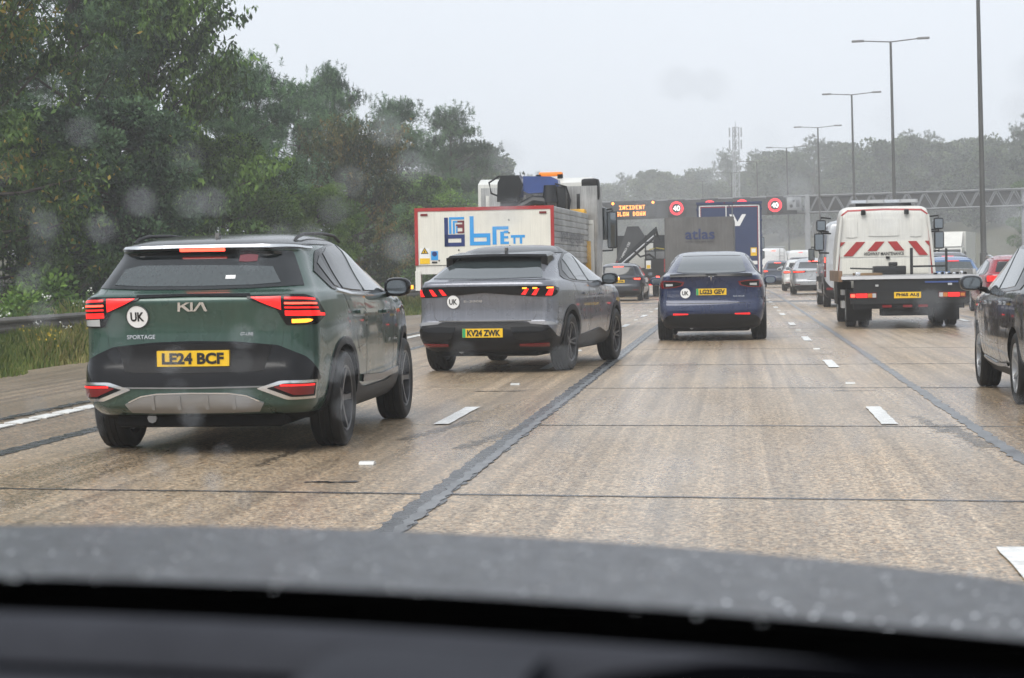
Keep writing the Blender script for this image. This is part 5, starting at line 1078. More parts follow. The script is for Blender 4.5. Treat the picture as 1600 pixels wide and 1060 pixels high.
# ---------------------------------------------------------------- blue box lorry
def blue_lorry():
    r = empty('box_lorry', (-.24,79,0), 0, 'tall dark blue box lorry, a big white V on its red-edged rear doors', 'lorry', 'lorries in the queue')
    NB = mat('navy_panel', (.008,.022,.085), .3, coat=.5, vary=.06, streak=.08); W = 1.27
    bx('box_body', NB, r, -W, W, .06, 11, .95, 3.80); bx('roof_cap', NB, r, -W-.02, W+.02, -.03, .3, 3.745, 3.835)
    for sg in (1,-1):
        d = bx('rear_door', NB, r, sg*.012, sg*(W-.06), 0, .06, .98, 3.72)
        MB().box(sg*(W-.165),sg*(W-.145),-.006,0,1.02,3.66).build('red_edge', RED_TAPE, d); MB().box(sg*(W-.135),sg*(W-.085),-.006,0,1.0,3.70).build('white_edge', REFL_W, d)
        MB().box(sg*.02,sg*(W-.145),-.006,0,3.62,3.645).build('red_edge', RED_TAPE, d); MB().box(sg*.02,sg*(W-.085),-.006,0,3.665,3.70).build('white_edge', REFL_W, d); MB().box(sg*.02,sg*(W-.145),-.006,0,1.03,1.05).build('red_edge', RED_TAPE, d)
        MB().tube([(sg*.12,-.03,1.0),(sg*.12,-.03,3.7)], .022).build('locking_bar', REFL_W if sg < 0 else STEEL, d)
        for z in (1.25,1.85,2.45,3.05,3.5): MB().box(sg*(W-.07),sg*(W+.02),-.05,.05,z,z+.09,.01).build('hinge', NB, d)
        MB().box(sg*.15,sg*.22,-.05,0,3.78,3.82).build('marker_lamp', RED_LENS, d)
    flat_poly('brand_lettering', WHITE_ST, r, [(-.02,.46),(.15,.46),(.30,.16),(.48,.46),(.64,.46),(.39,0),(.19,0)], -.012, .02, 2.88)
    MB().box(.82,1.06,-.012,0,1.70,2.02).build('warning_sticker', PLATE_Y, r); MB().box(.86,1.02,-.015,0,1.83,1.98).build('sticker_symbol', WHITE_ST, r); MB().box(.20,1.08,-.012,0,1.36,1.50).build('white_panel', REFL_W, r)
    MB().box(.86,1.0,-.012,0,1.14,1.24).build('small_sticker', PLATE_Y, r)
    bx('chassis', DARK, r, -1.1, 1.1, .2, 11, .55, .93); bx('rear_bar', DARK, r, -1.2, 1.2, .0, .12, .42, .56)
    bx('tractor_cab', NB, r, -1.22, 1.22, 11.6, 13.8, .8, 3.6); big_mirror(r, 1.45, 12.8, 2.35, .55, .2, .3); big_mirror(r, 1.45, 12.8, 1.80, .36, .2, .3)
    big_mirror(r, -1.45, 12.8, 2.35, .55, .2, -.3)
    truck_wheels(r, (1.6, 2.9, 4.2, 9.5, 12.9), 1.24, .5, .32)
blue_lorry()
# ---------------------------------------------------------------- panel vans
def van(name, label, loc, rz, P, L, W, H, lit=RED_LIT, ladder=False, plate=None, rack=False):
    w = W/2
    rows = [(.30,.90*w,.06,L-.2,.1,.12,.25,.35),(.42,.98*w,.0,L-.05,.08,.10,.3,.45),(.60,w,.0,L,.06,.09,.3,.5),(1.0,w,.01,L-.1,.06,.09,.35,.5),(1.25,.995*w,.015,L-.5,.06,.09,.4,.5),(1.45,.98*w,.03,L-1.0,.07,.10,.4,.45),
            (.80*H,.92*w,.06,L-1.55,.08,.12,.3,.4),(.90*H,.885*w,.09,L-1.9,.1,.14,.3,.4),(.955*H,.84*w,.13,L-2.05,.12,.16,.25,.3),(.985*H,.76*w,.22,L-2.2,.15,.2,.2,.2),(H,.6*w,.4,L-2.4,.1,.1,.1,.1)]
    c = Car(name, label, 'vans in the queue', loc, rz, rows, cat='van', bow=.02, taper=.03, per=5)
    ya, yb = 1.05, L-1.0; c.body(P, [(ya,.34,.40,w),(yb,.34,.40,w)], BLACK_PL, .42)
    for sg in (1,-1):
        h = c.patch('tail_lamp', RED_LENS, 'wrap', mirror_pts(sg, [(w*.93,1.52),(w*1.06,1.52)]), mirror_pts(sg, [(w*.93,.92),(w*1.06,.92)]), .012, 6, 8)
        c.patch('lit_lamp', lit, 'wrap', mirror_pts(sg, [(w*.94,1.50),(w*1.05,1.50)]), mirror_pts(sg, [(w*.94,1.36),(w*1.05,1.36)]), .016, 5, 4, .006, h)
        c.patch('reversing_lens', CLEAR_LENS, 'wrap', mirror_pts(sg, [(w*.94,1.14),(w*1.05,1.14)]), mirror_pts(sg, [(w*.94,1.10),(w*1.05,1.10)]), .016, 5, 3, .006, h)
        c.patch('bumper_corner', BLACK_PL, 'wrap', mirror_pts(sg, [(.55*w,.52),(.80*w,.62),(w*1.02,.88),(w*1.25,.88)]), mirror_pts(sg, [(.55*w,.36),(.80*w,.34),(w*1.02,.34),(w*1.25,.34)]), .014, 14, 5)
        c.patch('rear_reflector', RED_LENS, 'wrap', mirror_pts(sg, [(.74*w,.60),(.92*w,.60)]), mirror_pts(sg, [(.74*w,.53),(.92*w,.53)]), .02, 5, 3)
    c.seam('rear', [(0,.93*H),(0,1.4),(0,.55)]); c.stripe('door_moulding', P, 'rear', [(-.85*w,1.30),(.85*w,1.30)], .03, .012, 10); c.stripe('door_moulding', P, 'rear', [(-.82*w,.78*H),(.82*w,.78*H)], .03, .012, 10)
    c.patch('third_brake_light', lit, 'rear', [(-.14,.94*H),(.14,.94*H)], [(-.14,.92*H),(.14,.92*H)], .012, 5, 3)
    for k in ('left','right'):
        c.stripe('side_moulding', BLACK_PL, k, [(1.5,.86),(L-1.5,.84)], .16, .012, 18); c.seam(k, [(2.3,.82*H),(2.3,1.0),(2.3,.5)])
        c.patch('door_window', GLASS_MD, k, [(L-2.55,.80*H),(L-1.75,.78*H),(L-1.45,1.45)], [(L-2.55,1.30),(L-2.0,1.28),(L-1.42,1.30)], .008, 10, 5)
    if plate: c.plate(plate, .66, x=.2)
    if ladder:
        ld = MB()
        for x in (.42,.72): ld.tube([(x,-.06,1.0),(x,-.04,H-.05),(x,.2,H+.06)], .018, 6)
        for k in range(7): ld.tube([(.42,-.06,1.1+k*.22),(.72,-.06,1.1+k*.22)], .012, 6)
        ld.build('ladder', STEEL, c.root)
    if rack:
        for k in range(4): MB().tube([(-.8,.4+k*.9,H+.09),(.8,.4+k*.9,H+.09)], .022, 6).build('rack_bar', STEEL, c.root)
        for x in (-.8,.8): MB().tube([(x,.2,H+.10),(x,3.4,H+.10)], .02, 6).build('rack_rail', STEEL, c.root)
        MB().tube([(-.8,.15,H+.1),(-.8,.15,H+.35)], .02, 6).build('rack_post', STEEL, c.root)
    for sg in (1,-1): big_mirror(c.root, sg*(w+.16), L-1.55, 1.62, .40, .2, .2, sg)
    c.underside(.7*w, .3, L-.6, .22, .5); c.wheels(ya, yb, w*.97, .34, .225, SATIN, 'steel'); return c
SILV = paint('silver_van_paint', (.40,.415,.43), .4, .32); WV = paint('white_van_paint', (.66,.67,.67), 0., .38)
van('panel_van', 'tall silver panel van with a bright tail lamp left of the recovery truck', (3.62,60.6,0), R(.5), SILV, 5.9, 2.0, 2.62, RED_HOT, plate='BX18 KLO' if False else None)
van('panel_van', 'white panel van with a ladder on its back doors and a roof rack', (2.55,137,0), R(3), WV, 5.6, 2.02, 2.50, RED_HOT, True, None, True)
van('panel_van', 'white van roof beyond the ladder van', (4.75,148,0), R(4), WV, 5.6, 2.02, 2.42, RED_LIT)
# ---------------------------------------------------------------- highway maintenance recovery truck
def recovery_truck():
    r = empty('recovery_truck', (3.34,39.75,0), R(-.3), 'white recovery truck with red chevrons, flat bed and plate FH65 AUJ', 'truck', 'lorries in the queue')
    W = 1.28; yc = 4.55
    bed = bx('bed', ALU, r, -W, W, .0, yc-.15, .985, 1.05); MB().prism([(-.02,.985),(.10,.985),(.10,1.06),(.0,1.045)], -W, W+.10).build('tail_edge', SATIN, bed)
    for sg in (1,-1): MB().box(sg*(W-.02),sg*(W+.05),.0,yc-.2,.94,1.16,.01).build('side_rail', ALU if sg > 0 else mat('rusty_steel', (.20,.12,.07), .5, vary=.5, vscale=3), bed)
    bp = bx('rear_panel', CHARCOAL, r, -1.04, 1.16, .03, .10, .74, .98); MB().box(.34,.98,-.012,.03,.90,.93).build('blue_strap', CRANE_BLUE, bp); MB().box(.78,.86,-.012,.03,.85,.89).build('work_lamp', CLEAR_LENS, bp); MB().box(-.62,-.56,-.012,.03,.84,.88).build('work_lamp', CLEAR_LENS, bp)
    bx('rear_beam', CHARCOAL, r, -1.1, 1.2, .0, .12, .50, .745); pl = MB().box(-.26,.26,-.022,0,.605,.725).build('number_plate', PLATE_Y, r); t = flat_text('lettering', 'FH65 AUJ', .080, .44, BLACK_INK, pl, (0,-.026,.665), bold=.045); t['kind'] = 'stuff'
    for sg in (1,-1):
        x0, x1 = sg*.60, sg*1.12
        lm = bx('tail_lamp', RED_LENS, r, x0, x1, -.03, .02, .61, .72)
        MB().box(sg*.78,sg*1.0,-.038,-.02,.625,.705).build('lit_lamp', RED_LIT, lm); MB().box(sg*.61,sg*.68,-.038,-.02,.625,.705).build('reversing_lens', CLEAR_LENS, lm); MB().box(sg*1.02,sg*1.10,-.038,-.02,.635,.695).build('indicator', RED_HOT if sg < 0 else AMBER_OFF, lm); MB().box(sg*.685,sg*.77,-.038,-.02,.625,.705).build('amber_lens', AMBER_OFF, lm)
        bx('mudguard', DARK, r, sg*.75, sg*1.22, 1.2, 2.6, .95, .985); bx('locker', DARK, r, sg*.95, sg*1.24, 2.7, 4.2, .45, .93)
    MB().box(-1.26,-1.20,.3,.9,.42,.56).build('step', ALU, r); MB().box(-1.26,-1.20,.3,.9,.68,.78).build('step', ALU, r)
    for x in (-.40,.0,.30): MB().box(x-.09,x+.09,-.004,.02,.425,.475).build('reflector', RED_LENS, r)
    bx('mud_flap', BLACK_PL, r, -1.12, -.62, 1.2, 1.23, .14, .6); bx('mud_flap', BLACK_PL, r, .62, 1.12, 1.2, 1.23, .14, .6); bx('underrun_dark_box', DARK, r, -1.05, 1.1, .05, .22, .40, .50); bx('chassis', DARK, r, -.4, .4, .2, 6.5, .5, .95); bx('lift_arm', DARK, r, -.5, .5, .1, .7, .26, .44)  # flaps and low cross box added to keep the underside dark
    # winch and posts on the bed
    wn_ = part('winch', CHARCOAL, r, lambda m: (m.box(-.42,.28,yc-.75,yc-.35,1.05,1.24,.03), m.tube([(-.9,yc-.5,1.20),(-.2,yc-.5,1.17)], .018), m.box(-.08,.10,yc-.72,yc-.4,1.24,1.32,.02)))
    part('bed_post', CHARCOAL, r, lambda m: m.box(.36,.42,yc-.8,yc-.72,1.05,1.62,.01)); part('bed_post', CHARCOAL, r, lambda m: m.box(1.10,1.15,yc-.8,yc-.72,1.05,1.60,.01)); part('bed_bar', CHARCOAL, r, lambda m: m.box(.40,1.12,yc-.78,yc-.74,1.20,1.24)); 
    rg = random.Random(8)
    for k in range(9): part('tie_down', CHROME if k % 2 else DARK, r, lambda m: m.box(.55+k*.07,.60+k*.07,.1+rg.uniform(0,.3),.25+rg.uniform(0,.3),1.05,1.09+rg.uniform(0,.03),.01))
    part('tie_down', CHROME, r, lambda m: m.box(-1.0,-.90,.1,.3,1.05,1.13,.02)); bx('timber', mat('bed_timber', (.22,.14,.07), .7, vary=.3), r, -.9, -.4, 1.2, 3.0, 1.05, 1.10)
    # cab: tapered shell with rounded roof
    cabr = empty('cab_shell', (-.12,0,0)); cabr.parent = r; main = r; r = cabr
    c = Car('cab', None, None, (0,0,0), 0, [(.55,1.04,yc,yc+2.0,.05,.06,.2,.2),(.9,1.06,yc,yc+2.05,.05,.06,.2,.2),(1.4,1.06,yc,yc+2.05,.05,.06,.2,.2),(1.7,1.045,yc,yc+1.95,.06,.06,.2,.2),(2.1,1.0,yc,yc+1.7,.08,.08,.2,.2),(2.38,.965,yc+.01,yc+1.5,.12,.10,.2,.2),(2.49,.92,yc+.05,yc+1.4,.16,.14,.2,.2),(2.545,.80,yc+.16,yc+1.3,.18,.18,.2,.2),(2.56,.5,yc+.35,yc+1.1,.1,.1,.1,.1)], bow=.01, taper=.02, per=4, root=r)
    c.body(WHITE_P, [], name='cab')
    c.stripe('red_edge', RED_TAPE, 'wrap', [(-.80,2.455),(0,2.478),(.80,2.455)], .035, .008, 24)
    for sg in (1,-1): c.patch('red_edge', RED_TAPE, 'wrap', mirror_pts(sg, [(.80,2.47),(.955,2.36)]), mirror_pts(sg, [(.79,2.435),(.918,2.35)]), .008, 6, 3); c.patch('red_edge', RED_TAPE, 'wrap', mirror_pts(sg, [(.918,2.35),(.955,2.35)]), mirror_pts(sg, [(1.00,1.06),(1.036,1.06)]), .008, 5, 10)
    for (x0, x1, z0, z1) in ((-.88,-.54,1.88,2.27),(-.40,.36,1.90,2.27),(.50,.84,1.88,2.26)):
        p = c.patch('pressed_panel', CREAM if x0 > 5 else WHITE_P, 'rear', [(x0+.05,z1),((x0+x1)/2,z1+.012),(x1-.05,z1)], [(x0+.05,z0),((x0+x1)/2,z0-.012),(x1-.05,z0)], .018, 10, 6, .02)
    ch = c.patch('chevron_board', CREAM, 'rear', [(-.98,1.78),(.96,1.78)], [(-.98,1.44),(.96,1.44)], .012, 4, 3)
    yy = yc-.022
    for poly in ([(-.975,1.775),(-.85,1.775),(-.975,1.66)],[(-.62,1.775),(-.42,1.775),(-.70,1.465) ,(-.90,1.465)],[(-.20,1.775),(.00,1.775),(-.18,1.57),(-.38,1.57)],[(.06,1.775),(.26,1.775),(.42,1.57),(.22,1.57)],[(.50,1.775),(.68,1.775),(.93,1.465),(.74,1.465)],[(.86,1.775),(.955,1.775),(.955,1.66)]):
        flat_poly('chevron', RED_TAPE, ch, poly, yy)
    t = flat_text('lettering', 'HIGHWAY MAINTENANCE', .075, .86, BLACK_INK, ch, (-.02,yy-.003,1.51), bold=.02); t['kind'] = 'stuff'
    MB().box(.02,.10,yc-.06,yc-.02,1.40,1.45,.01).build('hook', BLACK_PL, r)
    c.patch('lower_panel', CREAM, 'rear', [(-.93,1.40),(.93,1.40)], [(-.93,1.07),(.93,1.07)], .010, 4, 3)
    for x in (-.46,.47): MB().box(x-.05,x+.05,yc-.09,yc-.01,2.36,2.47,.015).build('work_lamp', BLACK_PL, r)
    lb = bx('light_bar', mat('light_bar_housing', (.35,.36,.37), .3, coat=.5), r, -.72, .74, yc+.25, yc+.55, 2.62, 2.70)
    for k in range(4): MB().box(-.70+k*.36,-.38+k*.36,yc+.235,yc+.25,2.63,2.69).build('lens', CLEAR_LENS if k % 2 else CHROME, lb)
    bx('light_bar_foot', BLACK_PL, r, -.6, .6, yc+.3, yc+.5, 2.53, 2.62)
    for sg in (1,-1):
        MB().tube([(sg*1.06,yc-.05,1.04),(sg*1.0,yc-.05,1.7),(sg*.93,yc-.06,2.35)], .03).build('frame_post', WHITE_P, r)
        big_mirror(r, sg*1.28-(.10 if sg < 0 else -.0), yc+1.2, 1.80, .40, .22, .22, sg); big_mirror(r, sg*1.27-(.06 if sg < 0 else 0), yc+1.2, 2.17, .26, .22, .22, sg)
    for ob in list(cabr.children):                               # the shell only helped to place its pieces
        ob.parent = main; ob.location.x -= .12
    bpy.data.objects.remove(cabr); r = main
    truck_wheels(r, (1.9, 5.6), 1.12, .40, .22, SATIN, (1.9,))
recovery_truck()
# ---------------------------------------------------------------- oncoming white lorry
def oncoming_lorry():
    r = empty('box_lorry', (20.6,186,0), math.pi+R(-14), 'white oncoming box lorry beyond the central reservation', 'lorry', 'oncoming traffic')
    bx('box_body', WHITE_P, r, -1.2, 1.2, .0, 6.5, 1.0, 4.05); bx('chassis', DARK, r, -1.0, 1.0, .0, 8.4, .5, 1.0)
    part('cab', WHITE_P, r, lambda m: m.prism([(6.7,.6),(8.6,.6),(8.65,1.4),(8.35,2.6),(6.7,2.75)], -1.12, 1.12)); part('air_deflector', WHITE_P, r, lambda m: m.prism([(6.7,2.75),(8.0,2.72),(6.9,4.0),(6.7,4.0)], -1.0, 1.0))
    part('windscreen', GLASS_MD, r, lambda m: m.prism([(8.60,1.55),(8.665,1.55),(8.41,2.45),(8.34,2.45)], -1.0, 1.0)); bx('grille', DARK, r, -.8, .8, 8.62, 8.68, .85, 1.25)
    for sg in (1,-1): bx('headlamp', mat('headlamp_lit', (.8,.8,.8), .2), r, sg*.75, sg*1.02, 8.62, 8.69, .75, .9); big_mirror(r, sg*1.35, 8.2, 2.0, .5, .2, .2, sg)
    truck_wheels(r, (1.3, 7.6), 1.1, .42, .25)
oncoming_lorry()
# ================================================================ gantry, lamps, mast, barriers
GREYM = mat('gantry_grey', (.085,.09,.095), .5, vary=.15, vscale=1.5); POSTM = mat('lamp_post_steel', (.10,.10,.095), .42, metal=.4, vary=.2, vscale=.8)
LED_W = mat('led_white', (.9,.9,.9), .4, emit=(1,.97,.9), estr=1.6); LED_R = mat('led_red', (.8,.02,.03), .4, emit=(1,.03,.05), estr=1.9); LED_A = mat('led_amber', (.9,.3,.03), .4, emit=(1,.30,.06), estr=1.9)
TRUSSM = mat('truss_steel', (.16,.165,.17), .5, vary=.15)
def truss(mb, x0, x1, y, z0, z1, n, r=.06):
    mb.tube([(x0,y,z0),(x1,y,z0)], r, 6); mb.tube([(x0,y,z1),(x1,y,z1)], r, 6); d = (x1-x0)/n
    for i in range(n): a = x0+d*i; mb.tube([(a,y,z0),(a+d/2,y,z1)], r*.6, 5); mb.tube([(a+d/2,y,z1),(a+d,y,z0)], r*.6, 5)
def gantry():
    Y = 170; cx = road_c(Y)
    g = empty('sign_gantry', (cx+8.75, Y, 0), R(3), 'grey motorway gantry over both carriageways with lit message sign and speed limits', 'gantry', ry=R(-.75))
    # left span carries the signs: local x from -19.3 to 0, right span 0 to 17.8
    for (x0, x1, nm) in ((-19.5,-.2,'sign_span'),(.2,18.0,'truss_span')):
        for y in (-.5,.5): m = MB(); truss(m, x0, x1, y, 5.72, 7.12, 12, .10); tag(m.build(nm, TRUSSM, g), kind='stuff')
        m = MB()
        for i in range(15): a = x0+(x1-x0)*i/14; m.tube([(a,-.5,5.72),(a,.5,5.72)], .04, 5); m.tube([(a,-.5,7.12),(a,.5,7.12)], .04, 5)
        tag(m.build('cross_ties', GREYM, g), kind='stuff'); MB().box(x0,x1,-.45,.45,5.64,5.70).build('walkway', GREYM, g)
    MB().box(.3,17.9,.62,.68,5.80,7.05).build('truss_dark_backing', mat('truss_backing_brown', (.045,.043,.04), .6, vary=.2), g)  # added sheet, no real tray: paints the dark inside of the truss
    for x in (-19.6,0,18.1): MB().box(x-.22,x+.22,-.30,.30,0,7.25,.03).build('leg', mat('leg_steel', (.26,.27,.28), .5, vary=.1), g)
    MB().box(-19.4,-.9,-.86,-.56,5.62,7.0).build('sign_cladding', mat('sign_board', (.035,.037,.04), .5, vary=.15), g)
    ms = MB().box(-16.5,-12.75,-1.12,-.86,5.60,7.18,.03).build('message_sign', mat('sign_face', (.018,.018,.02), .4), g)
    LETT = {'I':'111 010 010 010 111','N':'101 111 111 111 101','C':'111 100 100 100 111','D':'110 101 101 101 110','E':'111 100 110 100 111','T':'111 010 010 010 010','S':'111 100 111 001 111','L':'100 100 100 100 111','O':'111 101 101 101 111','W':'101 101 111 111 101'}
    def led(word, x0, z0, px):
        v = []; f = []; x = x0
        for ch in word:
            if ch != ' ':
                for r_, row in enumerate(LETT[ch].split()):
                    for c_, b in enumerate(row):
                        if b == '1': k = len(v); a, q, s = x+c_*px, z0-r_*px, px*.92; v += [(a,-1.135,q),(a+s,-1.135,q),(a+s,-1.135,q+s),(a,-1.135,q+s)]; f.append((k,k+1,k+2,k+3))
            x += px*4.0
        tag(link('led_lettering', pyd(v, f, 'led_lettering', sm=False), ms, LED_A), kind='stuff')
    led('INCIDENT', -15.80, 6.72, .070); led('SLOW DOWN', -16.05, 6.18, .070)
    for x in (-16.32,-12.95): v, f = disc2d(.12, 12); link('lantern', pyd([(x+a,-1.14,6.98+b) for a, b in v], f, sm=False), ms, LED_A)
    for x in (-10.98,-8.2,-5.5,-2.75):
        s = MB().box(x-.72,x+.72,-1.10,-.86,5.68,7.16,.03).build('speed_sign', mat('sign_face', (.018,.018,.02), .4), g)
        v, f = disc2d(.56, 30, .50); link('red_ring', pyd([(x+a,-1.115,6.42+b) for a, b in v], f, sm=False), s, LED_R); v, f = disc2d(.46, 30, .41); link('red_ring', pyd([(x+a,-1.115,6.42+b) for a, b in v], f, sm=False), s, LED_R)
        t = flat_text('numerals', '40', .42, .56, LED_W, s, (x,-1.12,6.42), bold=.0); t['kind'] = 'stuff'
    cm = MB().box(-1.75,-.55,-1.15,-.86,5.95,7.05,.03).build('speed_camera', STEEL, g)
    v, f = disc2d(.14, 16); link('lens', pyd([(-1.4+a,-1.165,6.3+b) for a, b in v], f, sm=False), cm, BLACK_INK); v, f = disc2d(.09, 16); link('lens', pyd([(-1.2+a,-1.165,6.72+b) for a, b in v], f, sm=False), cm, BLACK_INK); MB().box(-1.0,-.68,-1.18,-1.14,6.2,6.8,.03).build('flash_unit', GREYM, cm)
gantry()
def lamp_post(x, y, label, h=12.0):
    r = empty('lamp_post', (x, y, 0), R(-3), label, 'lamp post', 'twin-arm lamp posts in the central reservation', ry=R(-.75))
    MB().tube([(0,0,0),(0,0,1.6),(0,0,1.62),(0,0,h)], [.13,.13,.10,.055], 10).build('pole', POSTM, r)
    for sg in (1,-1):
        a = MB().tube([(0,0,h-.03),(sg*1.3,0,h+.07)], [.032,.028], 6).build('arm', POSTM, r)
        MB().box(sg*1.25,sg*1.85,-.13,.13,h+.03,h+.13,.04).build('lamp_head', mat('lamp_housing', (.20,.20,.20), .5), a)
LN = ['nearest lamp post, cut off by the top of the picture','tallest whole twin-arm lamp post, second from the right','third twin-arm lamp post from the right','fourth twin-arm lamp post from the right','fifth twin-arm lamp post, above the gantry leg','sixth twin-arm lamp post, faint in the mist','seventh twin-arm lamp post, fainter still','last twin-arm lamp post, almost lost in the mist']
for i, (x, y) in enumerate(((8.32,68.5),(7.70,97.8),(7.54,127.5),(6.62,157),(4.86,183),(2.41,206),(-.25,229),(-3.85,250))): lamp_post(x, y, LN[i])
def mast():
    r = empty('telecom_mast', (0.2,345,0), .3, 'grey lattice telecom mast with aerials above the distant trees', 'mast'); M = mat('mast_steel', (.30,.31,.32), .5); H = 25.2; w = .62
    for k in range(3): a = 2.1*k; MB().tube([(math.cos(a)*w,math.sin(a)*w,0),(math.cos(a)*w,math.sin(a)*w,H)], .09, 6).build('leg', M, r)
    m = MB()
    for i in range(18):
        z0, z1 = i*H/18, (i+1)*H/18
        for k in range(3): a, b = 2.1*k, 2.1*(k+1); m.tube([(math.cos(a)*w,math.sin(a)*w,z0),(math.cos(b)*w,math.sin(b)*w,z1)], .05, 4); m.tube([(math.cos(a)*w,math.sin(a)*w,z1),(math.cos(b)*w,math.sin(b)*w,z1)], .05, 4)
    tag(m.build('bracing', M, r), kind='stuff')
    for z in (H-.9,H-3.0):
        for k in range(3): a = 2.09*k+z; MB().box(math.cos(a)*1.15-.11,math.cos(a)*1.15+.11,math.sin(a)*1.15-.08,math.sin(a)*1.15+.08,z-.8,z+.8).build('aerial_panel', M, r)
    MB().tube([(0,0,H),(0,0,H+1.0)], .05, 5).build('spike', M, r)
mast()
RAILM = mat('weathered_rail', (.085,.075,.06), .5, metal=.2, vary=.4, vscale=1.2, streak=.2)
def guardrail(name, x, y0, y1, top, label, seglen, m=RAILM, kind='beam', both=False):
    """posts and beam lengths are parts"""
    r = empty(name, (x+road_c(y0), y0, 0), 0, label, 'guardrail'); n = int((y1-y0)/seglen); R_ = random.Random(3)
    for i in range(n):
        ya, yb = y0+i*seglen, y0+(i+1)*seglen; xa, xb = road_c(ya)-road_c(y0), road_c(yb)-road_c(y0); d = .25
        prof = [(0,top),(.03,top),(.075,top-.05),(.075,top-.09),(.02,top-.13),(.02,top-.16),(.075,top-.20),(.075,top-.24),(.03,top-.285),(0,top-.285),(-.012,top-.15)]
        v = [(xa+p, ya-y0+.004, z) for p, z in prof]+[(xb+p, yb-y0-.004, z) for p, z in prof]; k = len(prof)
        f = [tuple(range(k)), tuple(range(2*k-1,k-1,-1))]+[(j,(j+1)%k,k+(j+1)%k,k+j) for j in range(k)]
        link('beam', pyd(v, f, 'beam', 30), r, m); e = R_.uniform(-.01,.01)
        MB().box(xa-.13+e,xa-.02+e,ya-y0-.06,ya-y0+.06,-.03,top-.02).build('post', m, r)
guardrail('guardrail', -13.0, 26, 122, .60, 'weathered steel guardrail on the left verge', 3.2)
guardrail('guardrail', 10.5, 14, 206, .68, 'steel guardrail in the central reservation', 4.8, STEEL)
def wire_fence():
    r = empty('wire_fence', (-17.0,40,0), 0, 'thin wire fence with timber posts in front of the left trees', 'fence'); W = mat('fence_timber', (.06,.05,.04), .8)
    for i in range(10): MB().box(-.05,.05,i*3-.05,i*3+.05,-.05,1.25).build('post', W, r)
    for z in (.5,.85,1.15): MB().tube([(0,0,z),(0,27,z)], .006, 4).build('wire', STEEL, r)
wire_fence()
